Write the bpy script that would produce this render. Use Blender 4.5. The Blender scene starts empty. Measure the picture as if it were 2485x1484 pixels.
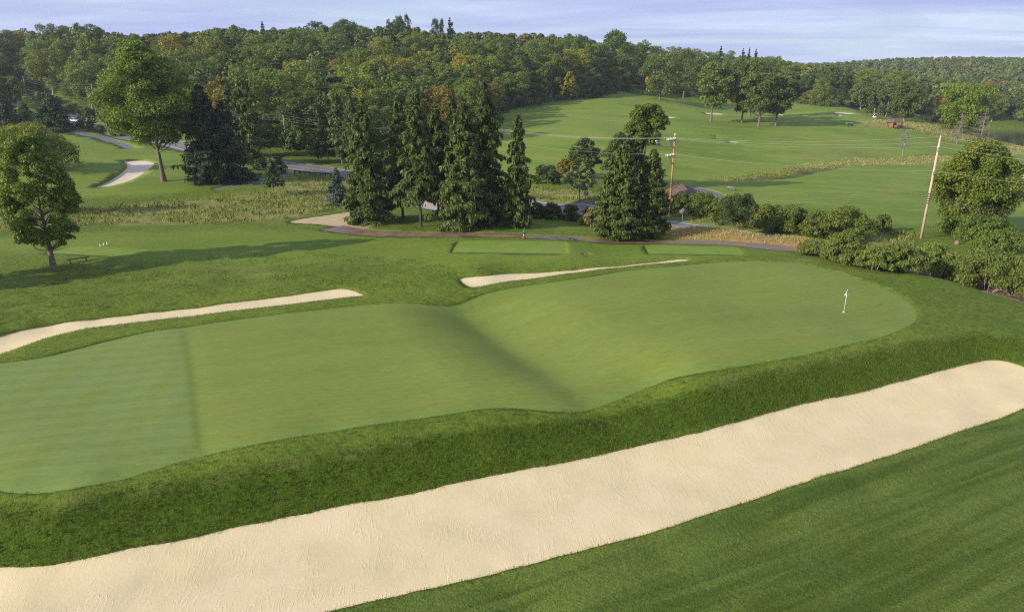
import bpy, math, random, time
import numpy as np
from mathutils import Vector
from mathutils.geometry import delaunay_2d_cdt
T0 = time.time()
HAZE = .00014
R = math.radians
scene = bpy.context.scene
col = scene.collection
rng = np.random.default_rng(7)

# ------------------------------------------------------------------ camera model (reference frame 2485 x 1484)
CAM_H, FPX, CU, CV, PITCH = 20.0, 1657.0, 1242.5, 742.0, R(18.4)
FWD = np.array([0, math.cos(PITCH), -math.sin(PITCH)]); UPV = np.array([0, math.sin(PITCH), math.cos(PITCH)])

def rays(uv):
    uv = np.atleast_2d(np.asarray(uv, float))
    x = (uv[:, 0] - CU) / FPX; y = -(uv[:, 1] - CV) / FPX
    return np.stack([x, y * UPV[1] + FWD[1], y * UPV[2] + FWD[2]], 1)

def hit(u, v, z):
    d = rays([(u, v)])[0]; t = (z - CAM_H) / d[2]
    return d[0] * t, d[1] * t

def project(p):
    p = np.atleast_2d(p).astype(float) - np.array([0, 0, CAM_H])
    dep = p @ FWD
    return CU + FPX * p[:, 0] / dep, CV - FPX * (p @ UPV) / dep, dep

# ------------------------------------------------------------------ terrain: thin plate spline through surveyed points
CP = []
def cp(*a):
    for u, v, z in a:
        x, y = hit(u, v, z); CP.append((x, y, z))
def cpl(step, *a):
    for p, q in zip(a[:-1], a[1:]):
        k = max(1, int(math.hypot(q[0] - p[0], q[1] - p[1]) / step))
        for i in range(k): cp(tuple(p[j] + (q[j] - p[j]) * i / k for j in range(3)))
    cp(a[-1])
# green, rims, interior
cp((-120, 900, 0), (0, 880, 0), (250, 830, 0), (440, 793, .08), (700, 755, .1), (960, 735, .12), (1200, 705, .12), (1400, 675, .3), (1600, 645, .4),
   (1800, 632, .5), (1950, 640, .4), (2080, 680, .3), (2180, 715, .2), (2225, 770, .1), (200, 1000, 0), (700, 900, .1), (1500, 800, .35),
   (1800, 750, .35), (2048, 756, .2), (1000, 900, .1), (350, 950, 0))
cp((-100, 1180, -.15), (100, 1195, -.15), (300, 1160, -.15), (480, 1105, -.1), (800, 1045, -.05), (1000, 1015, -.05), (1200, 990, -.05), (1430, 1000, -.1),
   (1600, 930, 0), (1950, 870, .05), (2150, 822, .08))
# bank crest and toe, bunker floor and lower edge
cpl(75, (-60, 1225, -.35), (150, 1235, -.4), (300, 1195, -.4), (621, 1135, -.38), (1000, 1068, -.35), (1200, 1035, -.38), (1330, 1030, -.5), (1430, 1022, -.5), (1530, 995, -.35), (1620, 965, -.25), (1863, 903, -.15),
    (2113, 850, -.1), (2363, 806, -.15))
cpl(75, (-100, 1385, -2.1), (60, 1371, -2.05), (230, 1345, -2.0), (450, 1303, -1.97), (720, 1246, -1.93), (990, 1195, -1.9), (1242, 1141, -1.86), (1400, 1112, -1.83), (1550, 1078, -1.78),
    (1704, 1044, -1.72), (1960, 975, -1.6), (2210, 917, -1.45), (2400, 871, -1.2), (2485, 880, -1.25), (2620, 930, -1.4))
cpl(110, (0, 1500, -2.2), (500, 1420, -2.14), (900, 1330, -2.1), (1242, 1258, -2.05), (1600, 1178, -1.98), (1863, 1098, -1.9), (2100, 1035, -1.82), (2300, 970, -1.7), (2420, 925, -1.55))
cpl(75, (2600, 1000, -1.7), (2485, 990, -1.72), (2350, 1038, -1.8), (2100, 1123, -1.88), (1863, 1200, -1.95), (1600, 1285, -2.0), (1242, 1378, -2.06), (1000, 1435, -2.1), (795, 1484, -2.14))
cp((400, 1600, -2.2), (0, 1720, -2.3), (2485, 1040, -2.1), (2100, 1180, -2.3), (1863, 1265, -2.38), (1600, 1345, -2.42), (1242, 1430, -2.45), (2485, 1200, -2.7), (2200, 1280, -2.8), (2000, 1350, -2.85), (2485, 1484, -3.1), (1700, 1484, -2.85))
# back bunkers and mound behind
cpl(80, (-100, 868, -.42), (0, 858, -.4), (100, 820, -.38), (200, 796, -.36), (300, 782, -.34), (500, 758, -.3), (700, 739, -.25), (884, 716, -.1))
cpl(80, (-80, 838, -.4), (0, 817, -.38), (125, 788, -.36), (232, 774, -.34), (475, 745, -.29), (621, 727, -.24), (800, 701, -.1))
cpl(80, (-80, 815, .1), (60, 777, .1), (250, 751, .12), (475, 722, .12), (621, 703, .15), (800, 682, .22))
cpl(80, (1114, 677, -.02), (1242, 663, .0), (1400, 654, .08), (1500, 645, .15), (1600, 634, .22), (1680, 632, .3))
cpl(80, (1130, 692, -.05), (1242, 681, -.0), (1400, 661, .1), (1500, 649, .18), (1600, 639, .26))
cp((950, 690, .1), (1000, 710, 0), (1060, 680, .15),
   (1700, 628, .35),
   (1160, 655, .45), (1400, 640, .4), (1600, 622, .35))
cp((0, 740, -.1), (300, 710, -.2), (600, 680, -.1), (0, 690, -.2), (135, 650, 0), (0, 640, 0), (400, 645, 0), (700, 640, -.1), (950, 650, .1), (1050, 630, .05),
   (500, 600, -.1), (800, 590, -.2), (200, 612, .35), (300, 612, .3), (60, 600, -.3), (450, 575, -.5), (1000, 600, -.15),
   (1100, 600, .25), (1240, 600, .35), (1371, 602, .25), (1470, 605, -.1), (1574, 606, .2), (1690, 610, .3), (1800, 612, .2),
   (700, 560, -.5), (900, 566, -.3), (1100, 570, -.2), (1300, 575, -.15), (1500, 586, -.15), (1700, 588, -.1), (1863, 600, -.1), (1960, 606, -.2),
   (200, 535, -1), (500, 535, -1), (700, 530, -.9), (0, 530, -.6), (300, 500, -1.4), (550, 490, -1.5), (760, 490, -1.5), (0, 480, -.3), (150, 470, -.4),
   (405, 440, 0), (300, 455, -.2), (560, 445, -.3), (650, 440, -.4), (750, 450, -.7),
   (240, 440, .1), (180, 420, 1.1), (100, 400, 1.5), (0, 400, 1.5), (200, 375, 1.6), (270, 385, 1.3), (320, 380, .9), (420, 395, .9), (0, 350, 2.4), (150, 330, 2.6), (300, 345, 2), (450, 360, 1.5), (560, 385, .6),
   (230, 305, 4.2), (120, 310, 4), (0, 310, 5), (180, 290, 5.6), (45, 262, 10), (110, 276, 7.5), (30, 225, 14))
cp((900, 540, -.6), (1050, 552, -.3), (1250, 548, -.4), (1400, 560, -.4), (1540, 575, -.2), (1640, 572, -.4), (1000, 520, -.8), (1180, 525, -.9), (1350, 530, -1))
cp((1680, 553, -.75), (1800, 567, -.7), (1900, 580, -.6), (1980, 592, -.6))
cp((2050, 628, -.4), (2150, 648, -.6), (2300, 680, -.8), (2485, 735, -1), (2200, 690, -.1), (2350, 740, -.1), (2485, 800, -.5), (2485, 860, -.9), (2100, 660, 0), (1990, 625, .1), (2600, 830, -.8))
cp((2235, 578, -1.8), (2120, 560, -1.9), (2330, 590, -2), (2485, 640, -2.4), (2300, 540, -2.2), (2000, 540, -2), (1850, 540, -1.9), (1700, 515, -1.8))
cp((1650, 468, -1.6), (1530, 470, -1.4), (1400, 470, -.8), (1290, 460, -.6), (1242, 440, -.5), (1405, 487, -.9), (1330, 478, -1.1), (1300, 400, .8), (1242, 350, 3), (1450, 400, .5),
   (1600, 400, -.2), (1500, 330, 3.6), (1400, 290, 6), (1300, 262, 8.0), (1242, 262, 7.8), (1420, 240, 10.5), (1500, 226, 12), (1600, 243, 10), (1657, 240, 9.8), (1750, 246, 8.2),
   (1725, 297, 3.6), (1800, 298, 3.4), (1840, 307, 2.6), (1880, 306, 2.6), (1700, 262, 6.2), (1820, 262, 5.8), (1934, 250, 7.4), (2000, 262, 5.2), (2063, 264, 5.2), (1950, 290, 3.8), (2100, 275, 4.2), (2050, 290, 3.8),
   (2140, 292, 2.8), (2165, 306, 1.8), (2230, 300, 1.5), (2250, 322, -.8), (2190, 380, -4), (2040, 330, .2), (1900, 340, 0), (1700, 350, .4), (1780, 345, 0), (1780, 400, -1.5),
   (2000, 372, -2), (2040, 366, -1.7), (1750, 430, -2.3), (1850, 420, -2.6), (1900, 400, -2.2), (2000, 402, -3.2), (2150, 390, -4.2), (1900, 450, -2.4), (2000, 480, -2.6), (2200, 460, -3.4), (2400, 470, -4),
   (2445, 415, -5), (2485, 425, -5.2), (2485, 390, -6), (2300, 350, -4.6), (2350, 360, -6), (2485, 360, -8.2), (2300, 318, -3), (2485, 500, -4), (2200, 500, -2.9), (1800, 500, -2))
CP += [(x, y, z) for x, y, z in (
    # pond basin and its far shore
    (205, 330, -10.5), (235, 345, -10.5), (260, 330, -10.5), (260, 400, -10.5), (300, 380, -10.5), (200, 400, -7.5), (260, 450, -8), (350, 430, -8), (300, 300, -9), (220, 285, -8.6),
    # far right hill
    (330, 520, -6), (250, 520, -4), (420, 600, 0), (300, 620, 2), (480, 720, 11), (340, 740, 12), (260, 700, 9), (600, 860, 27), (430, 880, 24), (320, 880, 18), (720, 1000, 37), (520, 1000, 34), (400, 1020, 28),
    (900, 1250, 40), (600, 1250, 34), (300, 1250, 10), (700, 700, 18), (900, 900, 38), (520, 480, -2),
    # wooded hill on the left, ridge and back
    (-60, 250, 4), (-20, 280, 6), (20, 300, 8), (-100, 220, 3.5), (-140, 250, 8), (-200, 240, 12), (-120, 200, 2.5), (-70, 200, 1),
    (-100, 300, 14), (-30, 330, 16), (-180, 310, 18), (-260, 290, 20), (40, 345, 11), (100, 380, 9.5), (62, 400, 12.2),
    (-300, 380, 27), (-200, 390, 27), (-120, 390, 28), (-40, 400, 28), (30, 405, 27), (80, 475, 24), (30, 370, 17), (150, 440, 11.5), (160, 515, 21), (220, 520, 16), (270, 580, 12), (-400, 380, 27), (-500, 300, 24),
    (200, 400, 7.8), (160, 370, 7), (230, 430, 7), (290, 480, 4), (330, 600, 10),
    (-300, 600, 22), (-100, 600, 22), (100, 620, 16), (-600, 900, 20), (0, 1000, 12), (-500, 1400, 20), (500, 1500, 30), (1200, 1400, 30),
    # around and behind the camera
    (0, 4, -2.7), (-14, 12, -2.5), (18, 10, -3.2), (-60, 0, -2.5), (60, 0, -3), (120, 40, -2.5), (0, -60, -3), (-120, 30, 0), (-110, 60, .3), (-90, 90, 0), (-160, 120, 2), (150, 90, -3), (120, 120, -3), (250, 200, -6),
    (-300, 0, 3), (300, 0, -4), (0, -400, -4), (-400, -300, 0), (400, -300, -4), (900, 300, 0), (-900, 300, 15), (-1200, 1000, 20), (0, -1200, -4), (-1200, -600, 0), (1200, -600, 0), (-220, 160, 6))]
# road: far edge read at road height, near edge one carriageway nearer
ROADFAR = [(40, 232, 13), (62, 262, 10), (130, 272, 7.4), (215, 296, 4.6), (300, 313, 3.6), (450, 345, 2.2), (590, 373, .8), (693, 391, 0), (770, 400, -.6), (850, 411, -1.1), (1000, 442, -1.4),
           (1242, 479, -1.5), (1370, 494, -1.6), (1560, 525, -1.8), (1640, 534, -1.9), (1700, 543, -1.95), (1863, 563, -2), (1960, 577, -2), (2060, 597, -2.1), (2200, 628, -2.2), (2330, 650, -2.3), (2485, 690, -2.4), (2700, 740, -2.5)]
road_far = np.array([hit(*p) for p in ROADFAR]); road_z = np.array([p[2] for p in ROADFAR])
tg = np.gradient(road_far, axis=0); tg /= np.linalg.norm(tg, axis=1)[:, None]
nrm = np.stack([tg[:, 1], -tg[:, 0]], 1)
nrm *= np.sign((nrm * (-road_far)).sum(1))[:, None]
road_w = np.interp(np.arange(len(ROADFAR)), [0, 3, 6, 8, 11, 13, 22], [6, 7, 9, 11, 9, 7.5, 7.5])
road_near = road_far + nrm * road_w[:, None]
for a, b, z in zip(road_far, road_near, road_z):
    CP.append((*a, z)); CP.append((*b, z - .02))
CP = np.array(CP)
_, keep = np.unique(np.round(CP[:, :2] / .7).astype(int), axis=0, return_index=True)
CP = CP[np.sort(keep)]
S = 60.0
P2 = CP[:, :2] / S
def _k(r2):
    return .5 * r2 * np.log(r2 + 1e-9)
n = len(P2)
A = np.zeros((n + 3, n + 3))
A[:n, :n] = _k(((P2[:, None] - P2[None]) ** 2).sum(2)) + np.eye(n) * 2e-5 * (1 + (CP[:, 1] / 60) ** 2)
A[:n, n] = 1; A[:n, n + 1:] = P2; A[n, :n] = 1; A[n + 1:, :n] = P2.T
WTS = np.linalg.solve(A, np.concatenate([CP[:, 2], np.zeros(3)]))

vA = np.array(hit(1092, 738, -.3)); vB = np.array(hit(1412, 1004, -.6))
vd = (vB - vA) / np.linalg.norm(vB - vA); vn = np.array([vd[1], -vd[0]])
if vn[0] < 0: vn = -vn
def sstep(x): x = np.clip(x, 0, 1); return x * x * x * (x * (6 * x - 15) + 10)
def gauss(x, y, cx, cy, s): return np.exp(-((x - cx) ** 2 + (y - cy) ** 2) / (2 * s * s))

def terrain(x, y):
    x = np.asarray(x, float).ravel(); y = np.asarray(y, float).ravel()
    out = np.empty(len(x))
    for i in range(0, len(x), 20000):
        q = np.stack([x[i:i + 20000], y[i:i + 20000]], 1) / S
        d = q[:, None, 0] - P2[None, :, 0]; e = q[:, None, 1] - P2[None, :, 1]
        out[i:i + 20000] = _k(d * d + e * e) @ WTS[:n] + WTS[n] + q @ WTS[n + 1:]
    # the swale across the green
    s = (x - vA[0]) * vn[0] + (y - vA[1]) * vn[1]; t = (x - vA[0]) * vd[0] + (y - vA[1]) * vd[1]
    L = np.linalg.norm(vB - vA)
    lf = np.clip((s + 6.6) / 7.4, 0, 3) ** 1.75; rt = 1 - sstep((s + .6) / 13.); prof = -np.log(np.exp(-8 * np.minimum(lf, 3)) + np.exp(-8 * rt)) / 8; prof = np.clip(prof, 0, 1)
    end = sstep((t + 3) / 5) * sstep((L + 4.0 - t) / 4.5)
    out -= 1.65 * prof * end
    # low ridge lines and roughness of the ground
    out += .05 * np.sin(x * .35 + 1.3 * np.sin(y * .13)) * np.sin(y * .23 + 1.) * sstep((y - 62) / 20)
    far = sstep((y - 110) / 120)
    out += far * (.35 * np.sin(x * .055 + .7) * np.sin(y * .06 + 2) + .25 * np.sin(x * .11 + y * .05))
    return out

def ground_hit(uv):
    d = rays(uv); m = len(d)
    ts = np.geomspace(8, 1500, 170)
    X = d[:, None, 0] * ts; Y = d[:, None, 1] * ts; Z = CAM_H + d[:, None, 2] * ts
    H = terrain(X, Y).reshape(m, -1)
    below = Z < H
    i = np.where(below.any(1), below.argmax(1), len(ts) - 1); i = np.maximum(i, 1)
    lo, hi = ts[i - 1].copy(), ts[i].copy()
    for _ in range(16):
        mid = (lo + hi) / 2
        b = CAM_H + d[:, 2] * mid < terrain(d[:, 0] * mid, d[:, 1] * mid)
        hi = np.where(b, mid, hi); lo = np.where(b, lo, mid)
    return d[:, :2] * hi[:, None]

def spot(u, v):
    x, y = ground_hit([(u, v)])[0]
    return float(x), float(y), float(terrain([x], [y])[0])

def smooth_poly(P, step, closed=True, k=.5):
    P = np.asarray(P, float); m = len(P); out = []
    rngi = range(m if closed else m - 1)
    for i in rngi:
        g = (lambda j: P[j % m]) if closed else (lambda j: P[min(max(j, 0), m - 1)])
        p0, p1, p2, p3 = g(i - 1), g(i), g(i + 1), g(i + 2)
        L = np.linalg.norm(p2 - p1); q = max(1, int(L / step))
        for j in range(q):
            t = j / q
            h = k
            m1 = h * (p2 - p0) * min(1, 2 * L / (np.linalg.norm(p2 - p0) + 1e-6)); m2 = h * (p3 - p1) * min(1, 2 * L / (np.linalg.norm(p3 - p1) + 1e-6))
            out.append((2 * t**3 - 3 * t**2 + 1) * p1 + (t**3 - 2 * t**2 + t) * m1 + (-2 * t**3 + 3 * t**2) * p2 + (t**3 - t**2) * m2)
    if not closed: out.append(P[-1])
    return np.array(out)

def seg_dist(x, y, P, closed=True):
    x = np.asarray(x); y = np.asarray(y); best = np.full(x.shape, 1e9)
    Q = np.roll(P, -1, 0) if closed else P[1:]
    for a, b in zip(P if closed else P[:-1], Q):
        dx, dy = b - a; l2 = dx * dx + dy * dy + 1e-12
        t = np.clip(((x - a[0]) * dx + (y - a[1]) * dy) / l2, 0, 1)
        best = np.minimum(best, (x - a[0] - t * dx) ** 2 + (y - a[1] - t * dy) ** 2)
    return np.sqrt(best)

def inside(x, y, P):
    x = np.asarray(x); y = np.asarray(y); c = np.zeros(x.shape, bool)
    Q = np.roll(P, -1, 0)
    for (ax, ay), (bx, by) in zip(P, Q):
        if ay == by: continue
        k = ((ay > y) != (by > y)) & (x < (bx - ax) * (y - ay) / (by - ay) + ax)
        c ^= k
    return c

# ------------------------------------------------------------------ zones (outlines read off the ground)
ZP = {}
def zone(name, uv, step=.6, smooth=True, jit=0.):
    P = ground_hit(uv)
    if smooth: P = smooth_poly(P, step)
    else:
        Q = []
        for a, b in zip(P, np.roll(P, -1, 0)):
            q = max(1, int(np.linalg.norm(b - a) / step))
            Q += [a + (b - a) * i / q for i in range(q)]
        P = np.array(Q)
    if jit:
        r = np.random.default_rng(len(P)); jt = r.normal(0, jit, (len(P), 2))
        jt = (jt + np.roll(jt, 1, 0) + np.roll(jt, -1, 0)) / 1.7
        P = P + jt
    ZP[name] = P
zone('green', [(-160, 905), (-60, 890), (0, 880), (60, 873), (130, 860), (250, 829), (350, 806), (440, 793), (560, 776), (700, 758), (850, 742), (960, 734), (1030, 738), (1090, 741), (1130, 731), (1180, 711), (1280, 692), (1400, 675),
               (1500, 659), (1600, 648), (1700, 639), (1800, 633), (1880, 634), (1950, 641), (2030, 659), (2080, 675), (2140, 697), (2190, 722), (2222, 750), (2224, 776), (2190, 798), (2100, 826), (1950, 862), (1800, 888), (1700, 905), (1620, 921),
               (1560, 945), (1500, 970), (1450, 988), (1400, 999), (1330, 998), (1270, 992), (1200, 990), (1100, 1003), (1000, 1018), (800, 1048), (620, 1078), (480, 1108), (380, 1138), (260, 1170), (160, 1188), (80, 1197), (0, 1192), (-80, 1170), (-180, 1120)], .6)
zone('bunker_front', [(-150, 1392), (0, 1371), (60, 1371), (110, 1369), (160, 1360), (230, 1345), (320, 1325), (450, 1303), (560, 1277), (621, 1266), (720, 1246), (820, 1225), (990, 1195), (1080, 1175), (1242, 1141), (1400, 1112),
                     (1550, 1078), (1704, 1044), (1863, 1000), (1960, 975), (2090, 948), (2210, 917), (2300, 893), (2380, 874), (2405, 871), (2440, 874), (2485, 887), (2560, 915), (2600, 945), (2570, 965), (2485, 990), (2350, 1038), (2220, 1084), (2100, 1123), (1990, 1155), (1863, 1200), (1700, 1252),
                     (1600, 1285), (1400, 1338), (1242, 1378), (1100, 1415), (1000, 1436), (900, 1457), (795, 1484), (600, 1540), (300, 1640), (0, 1720), (-260, 1740), (-330, 1500)], .35, jit=.018)
zone('bunker_back_left', [(-160, 870), (-80, 838), (0, 814), (45, 802), (85, 794), (125, 788), (232, 774), (300, 765), (475, 745.5), (621, 727), (720, 714), (800, 702), (828, 699), (855, 703), (875, 711), (884, 717), (850, 720), (790, 727), (700, 738), (621, 747), (520, 759), (425, 770),
                          (310, 784), (212, 796), (150, 810), (105, 822), (60, 838), (0, 859), (-80, 885), (-150, 900)], .45, jit=.015)
zone('bunker_back_right', [(1114, 677), (1125, 673), (1180, 668), (1242, 663), (1320, 660), (1400, 654), (1500, 645), (1600, 634), (1650, 628), (1668, 629), (1680, 632), (1600, 639), (1500, 649), (1400, 661), (1300, 675), (1242, 681), (1180, 692), (1150, 697), (1130, 692)], .5, jit=.015)
zone('bunker_far_left', [(297, 390), (320, 387), (350, 387), (374, 394), (362, 410), (332, 430), (300, 443), (262, 452), (232, 454), (226, 452), (256, 440), (288, 420), (308, 402), (300, 393)], .6)
zone('tee_middle', [(1113, 585), (1242, 586), (1372, 589), (1373, 616), (1242, 614), (1096, 613)], 1., False)
zone('tee_right', [(1563, 596), (1785, 602), (1802, 619), (1574, 616)], 1., False)
zone('tee_left', [(107, 615), (165, 600), (270, 603), (345, 607), (310, 622), (280, 622), (200, 618)], 1., False)
def strip(name, uv, w, step=1.2):
    Pc = smooth_poly(ground_hit(uv), step, False); t = np.gradient(Pc, axis=0); t /= np.linalg.norm(t, axis=1)[:, None]
    nn = np.stack([-t[:, 1], t[:, 0]], 1)
    ww = np.interp(np.linspace(0, 1, len(Pc)), np.linspace(0, 1, len(w)), w) / 2
    ZP[name] = np.concatenate([Pc + nn * ww[:, None], (Pc - nn * ww[:, None])[::-1]])
    return Pc
strip('cart_path', [(804, 552), (860, 560), (940, 567), (1050, 569), (1242, 571), (1330, 575), (1440, 582), (1550, 586), (1700, 588), (1863, 599), (1940, 606), (2000, 614), (2090, 634), (2200, 656), (2340, 692), (2485, 728), (2650, 765)], [4.2, 3.4, 2.7, 2.6, 2.6, 2.6, 2.6])
strip('side_path', [(170, 316), (205, 326), (250, 335), (290, 348), (318, 360)], [3.5, 3.2, 2.6])
strip('hut_path', [(1662, 452), (1700, 460), (1740, 473), (1768, 487), (1790, 500)], [3, 2.8, 2.6])
strip('short_path', [(520, 459), (570, 450), (620, 441), (680, 428), (716, 419)], [1.5, 2.4, 2.6])
zone('dirt_patch', [(705, 538), (745, 529), (800, 521), (870, 512), (905, 520), (900, 545), (880, 556), (845, 552), (800, 547), (750, 543)], .8, jit=.12)
rf = smooth_poly(road_far, 2, False); rn = smooth_poly(road_near, 2, False)
ZP['road'] = np.concatenate([rf, rn[::-1]])
zone('gravel_verge', [(880, 440), (950, 448), (1050, 466), (1150, 478), (1242, 488), (1330, 500), (1300, 512), (1180, 516), (1080, 514), (1000, 500), (930, 480), (885, 460)], 1.5, jit=.15)
FARB = [[(1610, 282.5), (1622, 282), (1637, 283.5), (1632, 286.5), (1612, 286.5)], [(1706, 273), (1728, 273.5), (1752, 276), (1750, 278.5), (1722, 277.5)], [(1736, 256.5), (1756, 257.5), (1752, 260), (1738, 259)],
        [(1767, 342), (1795, 343.5), (1787, 346.5), (1769, 345.5)], [(2026, 271.5), (2066, 274), (2066, 277), (2030, 275.5)], [(1948, 278), (1961, 279), (1959, 281.5), (1949, 281)], [(2034, 278.5), (2044, 279.5), (2041, 282), (2035, 281)],
        [(1885, 277), (1901, 278), (1899, 280.5), (1887, 280)], [(2450, 425), (2485, 423), (2530, 424), (2530, 438), (2485, 433)], [(1736, 331), (1742, 331), (1742, 334), (1737, 334)]]
for i, f in enumerate(FARB): zone('bunker_far_%d' % i, f, 1.5)

# wet spots on the ground
zone('puddle_path', [(1330, 573.5), (1365, 573), (1395, 577), (1428, 583), (1402, 584), (1375, 581), (1345, 578)], .5)
zone('puddle_grass', [(1416, 614.5), (1423, 613.5), (1429, 615), (1426, 617.5), (1418, 617.5)], .3)

ORDER = [('puddle_path', .028), ('puddle_grass', .03), ('green', .045), ('bunker_front', .10), ('bunker_back_left', .07), ('bunker_back_right', .06), ('bunker_far_left', .35), ('tee_middle', .02), ('tee_right', .02), ('tee_left', .02),
         ('cart_path', .02), ('side_path', .02), ('hut_path', .02), ('short_path', .02), ('dirt_patch', .02), ('road', .03), ('gravel_verge', .015)] + [('bunker_far_%d' % i, .2) for i in range(len(FARB))]
# ------------------------------------------------------------------ one triangulated sheet cut along the zone outlines
def build_sheet():
    pts = []
    vv = list(np.arange(1700, 640, -7.0)) + list(np.arange(640, 330, -3.5)) + list(np.arange(330, 215, -2.2))
    dist = [float(hit(CU, v, -1)[1]) for v in vv]
    dist = [1.5, 4, 7, 9.5] + [d for d in dist if 10 < d < 520]
    while dist[-1] < 1700: dist.append(dist[-1] * 1.03 + 2)
    az = np.radians(np.concatenate([np.arange(-180, -66, 6), np.arange(-66, -46, 1.5), np.arange(-46, 46, .42), np.arange(46, 66, 1.5), np.arange(66, 180, 6)]))
    r_ = np.random.default_rng(3)
    for i, d in enumerate(dist):
        a = az + (i % 2) * R(.2)
        pts.append(np.stack([np.sin(a) * d, np.cos(a) * d], 1))
    pts = np.concatenate(pts)
    okk = np.ones(len(pts), bool); verts = []; edges = []
    for name, _ in ORDER:
        P = ZP[name]; lo, hi = P.min(0) - 1, P.max(0) + 1
        near = np.where((pts[:, 0] > lo[0]) & (pts[:, 0] < hi[0]) & (pts[:, 1] > lo[1]) & (pts[:, 1] < hi[1]))[0]
        dd = seg_dist(pts[near, 0], pts[near, 1], P)
        okk[near[dd < .22 * np.clip(pts[near, 1] / 40, .6, 3)]] = False
    base = [tuple(p) for p in pts[okk]]
    verts = base[:]
    for name, _ in ORDER:
        P = ZP[name]; o = len(verts); m = len(P)
        verts += [tuple(p) for p in P]; edges += [(o + i, o + (i + 1) % m) for i in range(m)]
    res = delaunay_2d_cdt([Vector(v) for v in verts], edges, [], 0, 1e-4)
    V = np.array([(v[0], v[1]) for v in res[0]]); F = np.array([f[:3] for f in res[2]])
    return V, F
SV, SF = build_sheet()
print('sheet', len(SV), len(SF), round(time.time() - T0, 1))
cx = SV[SF].mean(1)
tz = np.zeros(len(SF), int)
for k, (name, _) in reversed(list(enumerate(ORDER))):
    P = ZP[name]; lo, hi = P.min(0), P.max(0)
    w = np.where((cx[:, 0] > lo[0]) & (cx[:, 0] < hi[0]) & (cx[:, 1] > lo[1]) & (cx[:, 1] < hi[1]))[0]
    tz[w[inside(cx[w, 0], cx[w, 1], P)]] = k + 1
SZ = terrain(SV[:, 0], SV[:, 1])
print('terrain', round(time.time() - T0, 1))

def new_mesh(name, V, F, mats=(), midx=None, smooth=False, attrs=None):
    V = np.asarray(V, np.float32); F = np.asarray(F, np.int32); k = F.shape[1]
    me = bpy.data.meshes.new(name)
    me.vertices.add(len(V)); me.vertices.foreach_set('co', V.ravel())
    me.loops.add(F.size); me.loops.foreach_set('vertex_index', F.ravel())
    me.polygons.add(len(F)); me.polygons.foreach_set('loop_start', np.arange(0, F.size, k, dtype=np.int32))
    if midx is not None: me.polygons.foreach_set('material_index', np.asarray(midx, np.int32))
    if smooth: me.polygons.foreach_set('use_smooth', np.ones(len(F), bool))
    for m in mats: me.materials.append(m)
    me.update(calc_edges=True)
    for an, av in (attrs or {}).items():
        a = me.color_attributes.new(an, 'FLOAT_COLOR', 'POINT'); a.data.foreach_set('color', np.asarray(av, np.float32).ravel())
    return me
def link(name, me, parent=None, loc=None, **props):
    o = bpy.data.objects.new(name, me); col.objects.link(o)
    if parent: o.parent = parent
    if loc is not None: o.location = loc
    for k, v in props.items(): o[k] = v
    return o

# ------------------------------------------------------------------ materials
def mat(name):
    m = bpy.data.materials.new(name); m.use_nodes = True
    nt = m.node_tree; nt.nodes.clear()
    return m, nt
def N(nt, t, **kw):
    nd = nt.nodes.new(t)
    for k, v in kw.items():
        if k.startswith('i_'):
            nd.inputs[int(k[2:])].default_value = v
        elif k in nd.inputs and not hasattr(nd, k): nd.inputs[k].default_value = v
        else: setattr(nd, k, v)
    return nd
def setin(nd, **kw):
    for k, v in kw.items(): nd.inputs[k.replace('_', ' ')].default_value = v
    return nd
def rgb(c): return (c[0], c[1], c[2], 1)
def noise(nt, scale, detail=4, rough=.55, vec=None, stretch=None, rot=0, dist=0):
    t = N(nt, 'ShaderNodeTexNoise'); setin(t, Scale=scale, Detail=detail, Roughness=rough, Distortion=dist)
    if vec is None: vec = N(nt, 'ShaderNodeTexCoord').outputs['Object']
    if stretch or rot:
        mp = N(nt, 'ShaderNodeMapping'); mp.inputs['Scale'].default_value = stretch or (1, 1, 1); mp.inputs['Rotation'].default_value = (0, 0, rot)
        if rot:
            m0 = N(nt, 'ShaderNodeMapping'); m0.inputs['Rotation'].default_value = (0, 0, rot); nt.links.new(vec, m0.inputs[0])
            mp.inputs['Rotation'].default_value = (0, 0, 0); vec = m0.outputs[0]
        nt.links.new(vec, mp.inputs[0]); vec = mp.outputs[0]
    nt.links.new(vec, t.inputs['Vector'])
    return t.outputs['Fac']
def ramp(nt, fac, stops):
    r = N(nt, 'ShaderNodeValToRGB'); e = r.color_ramp.elements
    while len(e) < len(stops): e.new(.5)
    for q, (p, c) in zip(e, stops): q.position = p; q.color = rgb(c) if hasattr(c, '__len__') else (c, c, c, 1)
    nt.links.new(fac, r.inputs[0]); return r.outputs[0]
def mix(nt, fac, a, b, mode='MIX'):
    m = N(nt, 'ShaderNodeMix', data_type='RGBA', blend_type=mode); m.clamp_factor = True
    for s, val in ((m.inputs[0], fac), (m.inputs[6], a), (m.inputs[7], b)):
        if hasattr(val, 'is_linked'): nt.links.new(val, s)
        elif isinstance(val, (tuple, list)): s.default_value = rgb(val)
        else: s.default_value = val
    return m.outputs[2]
def math_(nt, op, a, b=None, c=None):
    m = N(nt, 'ShaderNodeMath', operation=op)
    for i, val in enumerate((a, b, c)):
        if val is None: continue
        if hasattr(val, 'is_linked'): nt.links.new(val, m.inputs[i])
        else: m.inputs[i].default_value = val
    return m.outputs[0]
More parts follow.
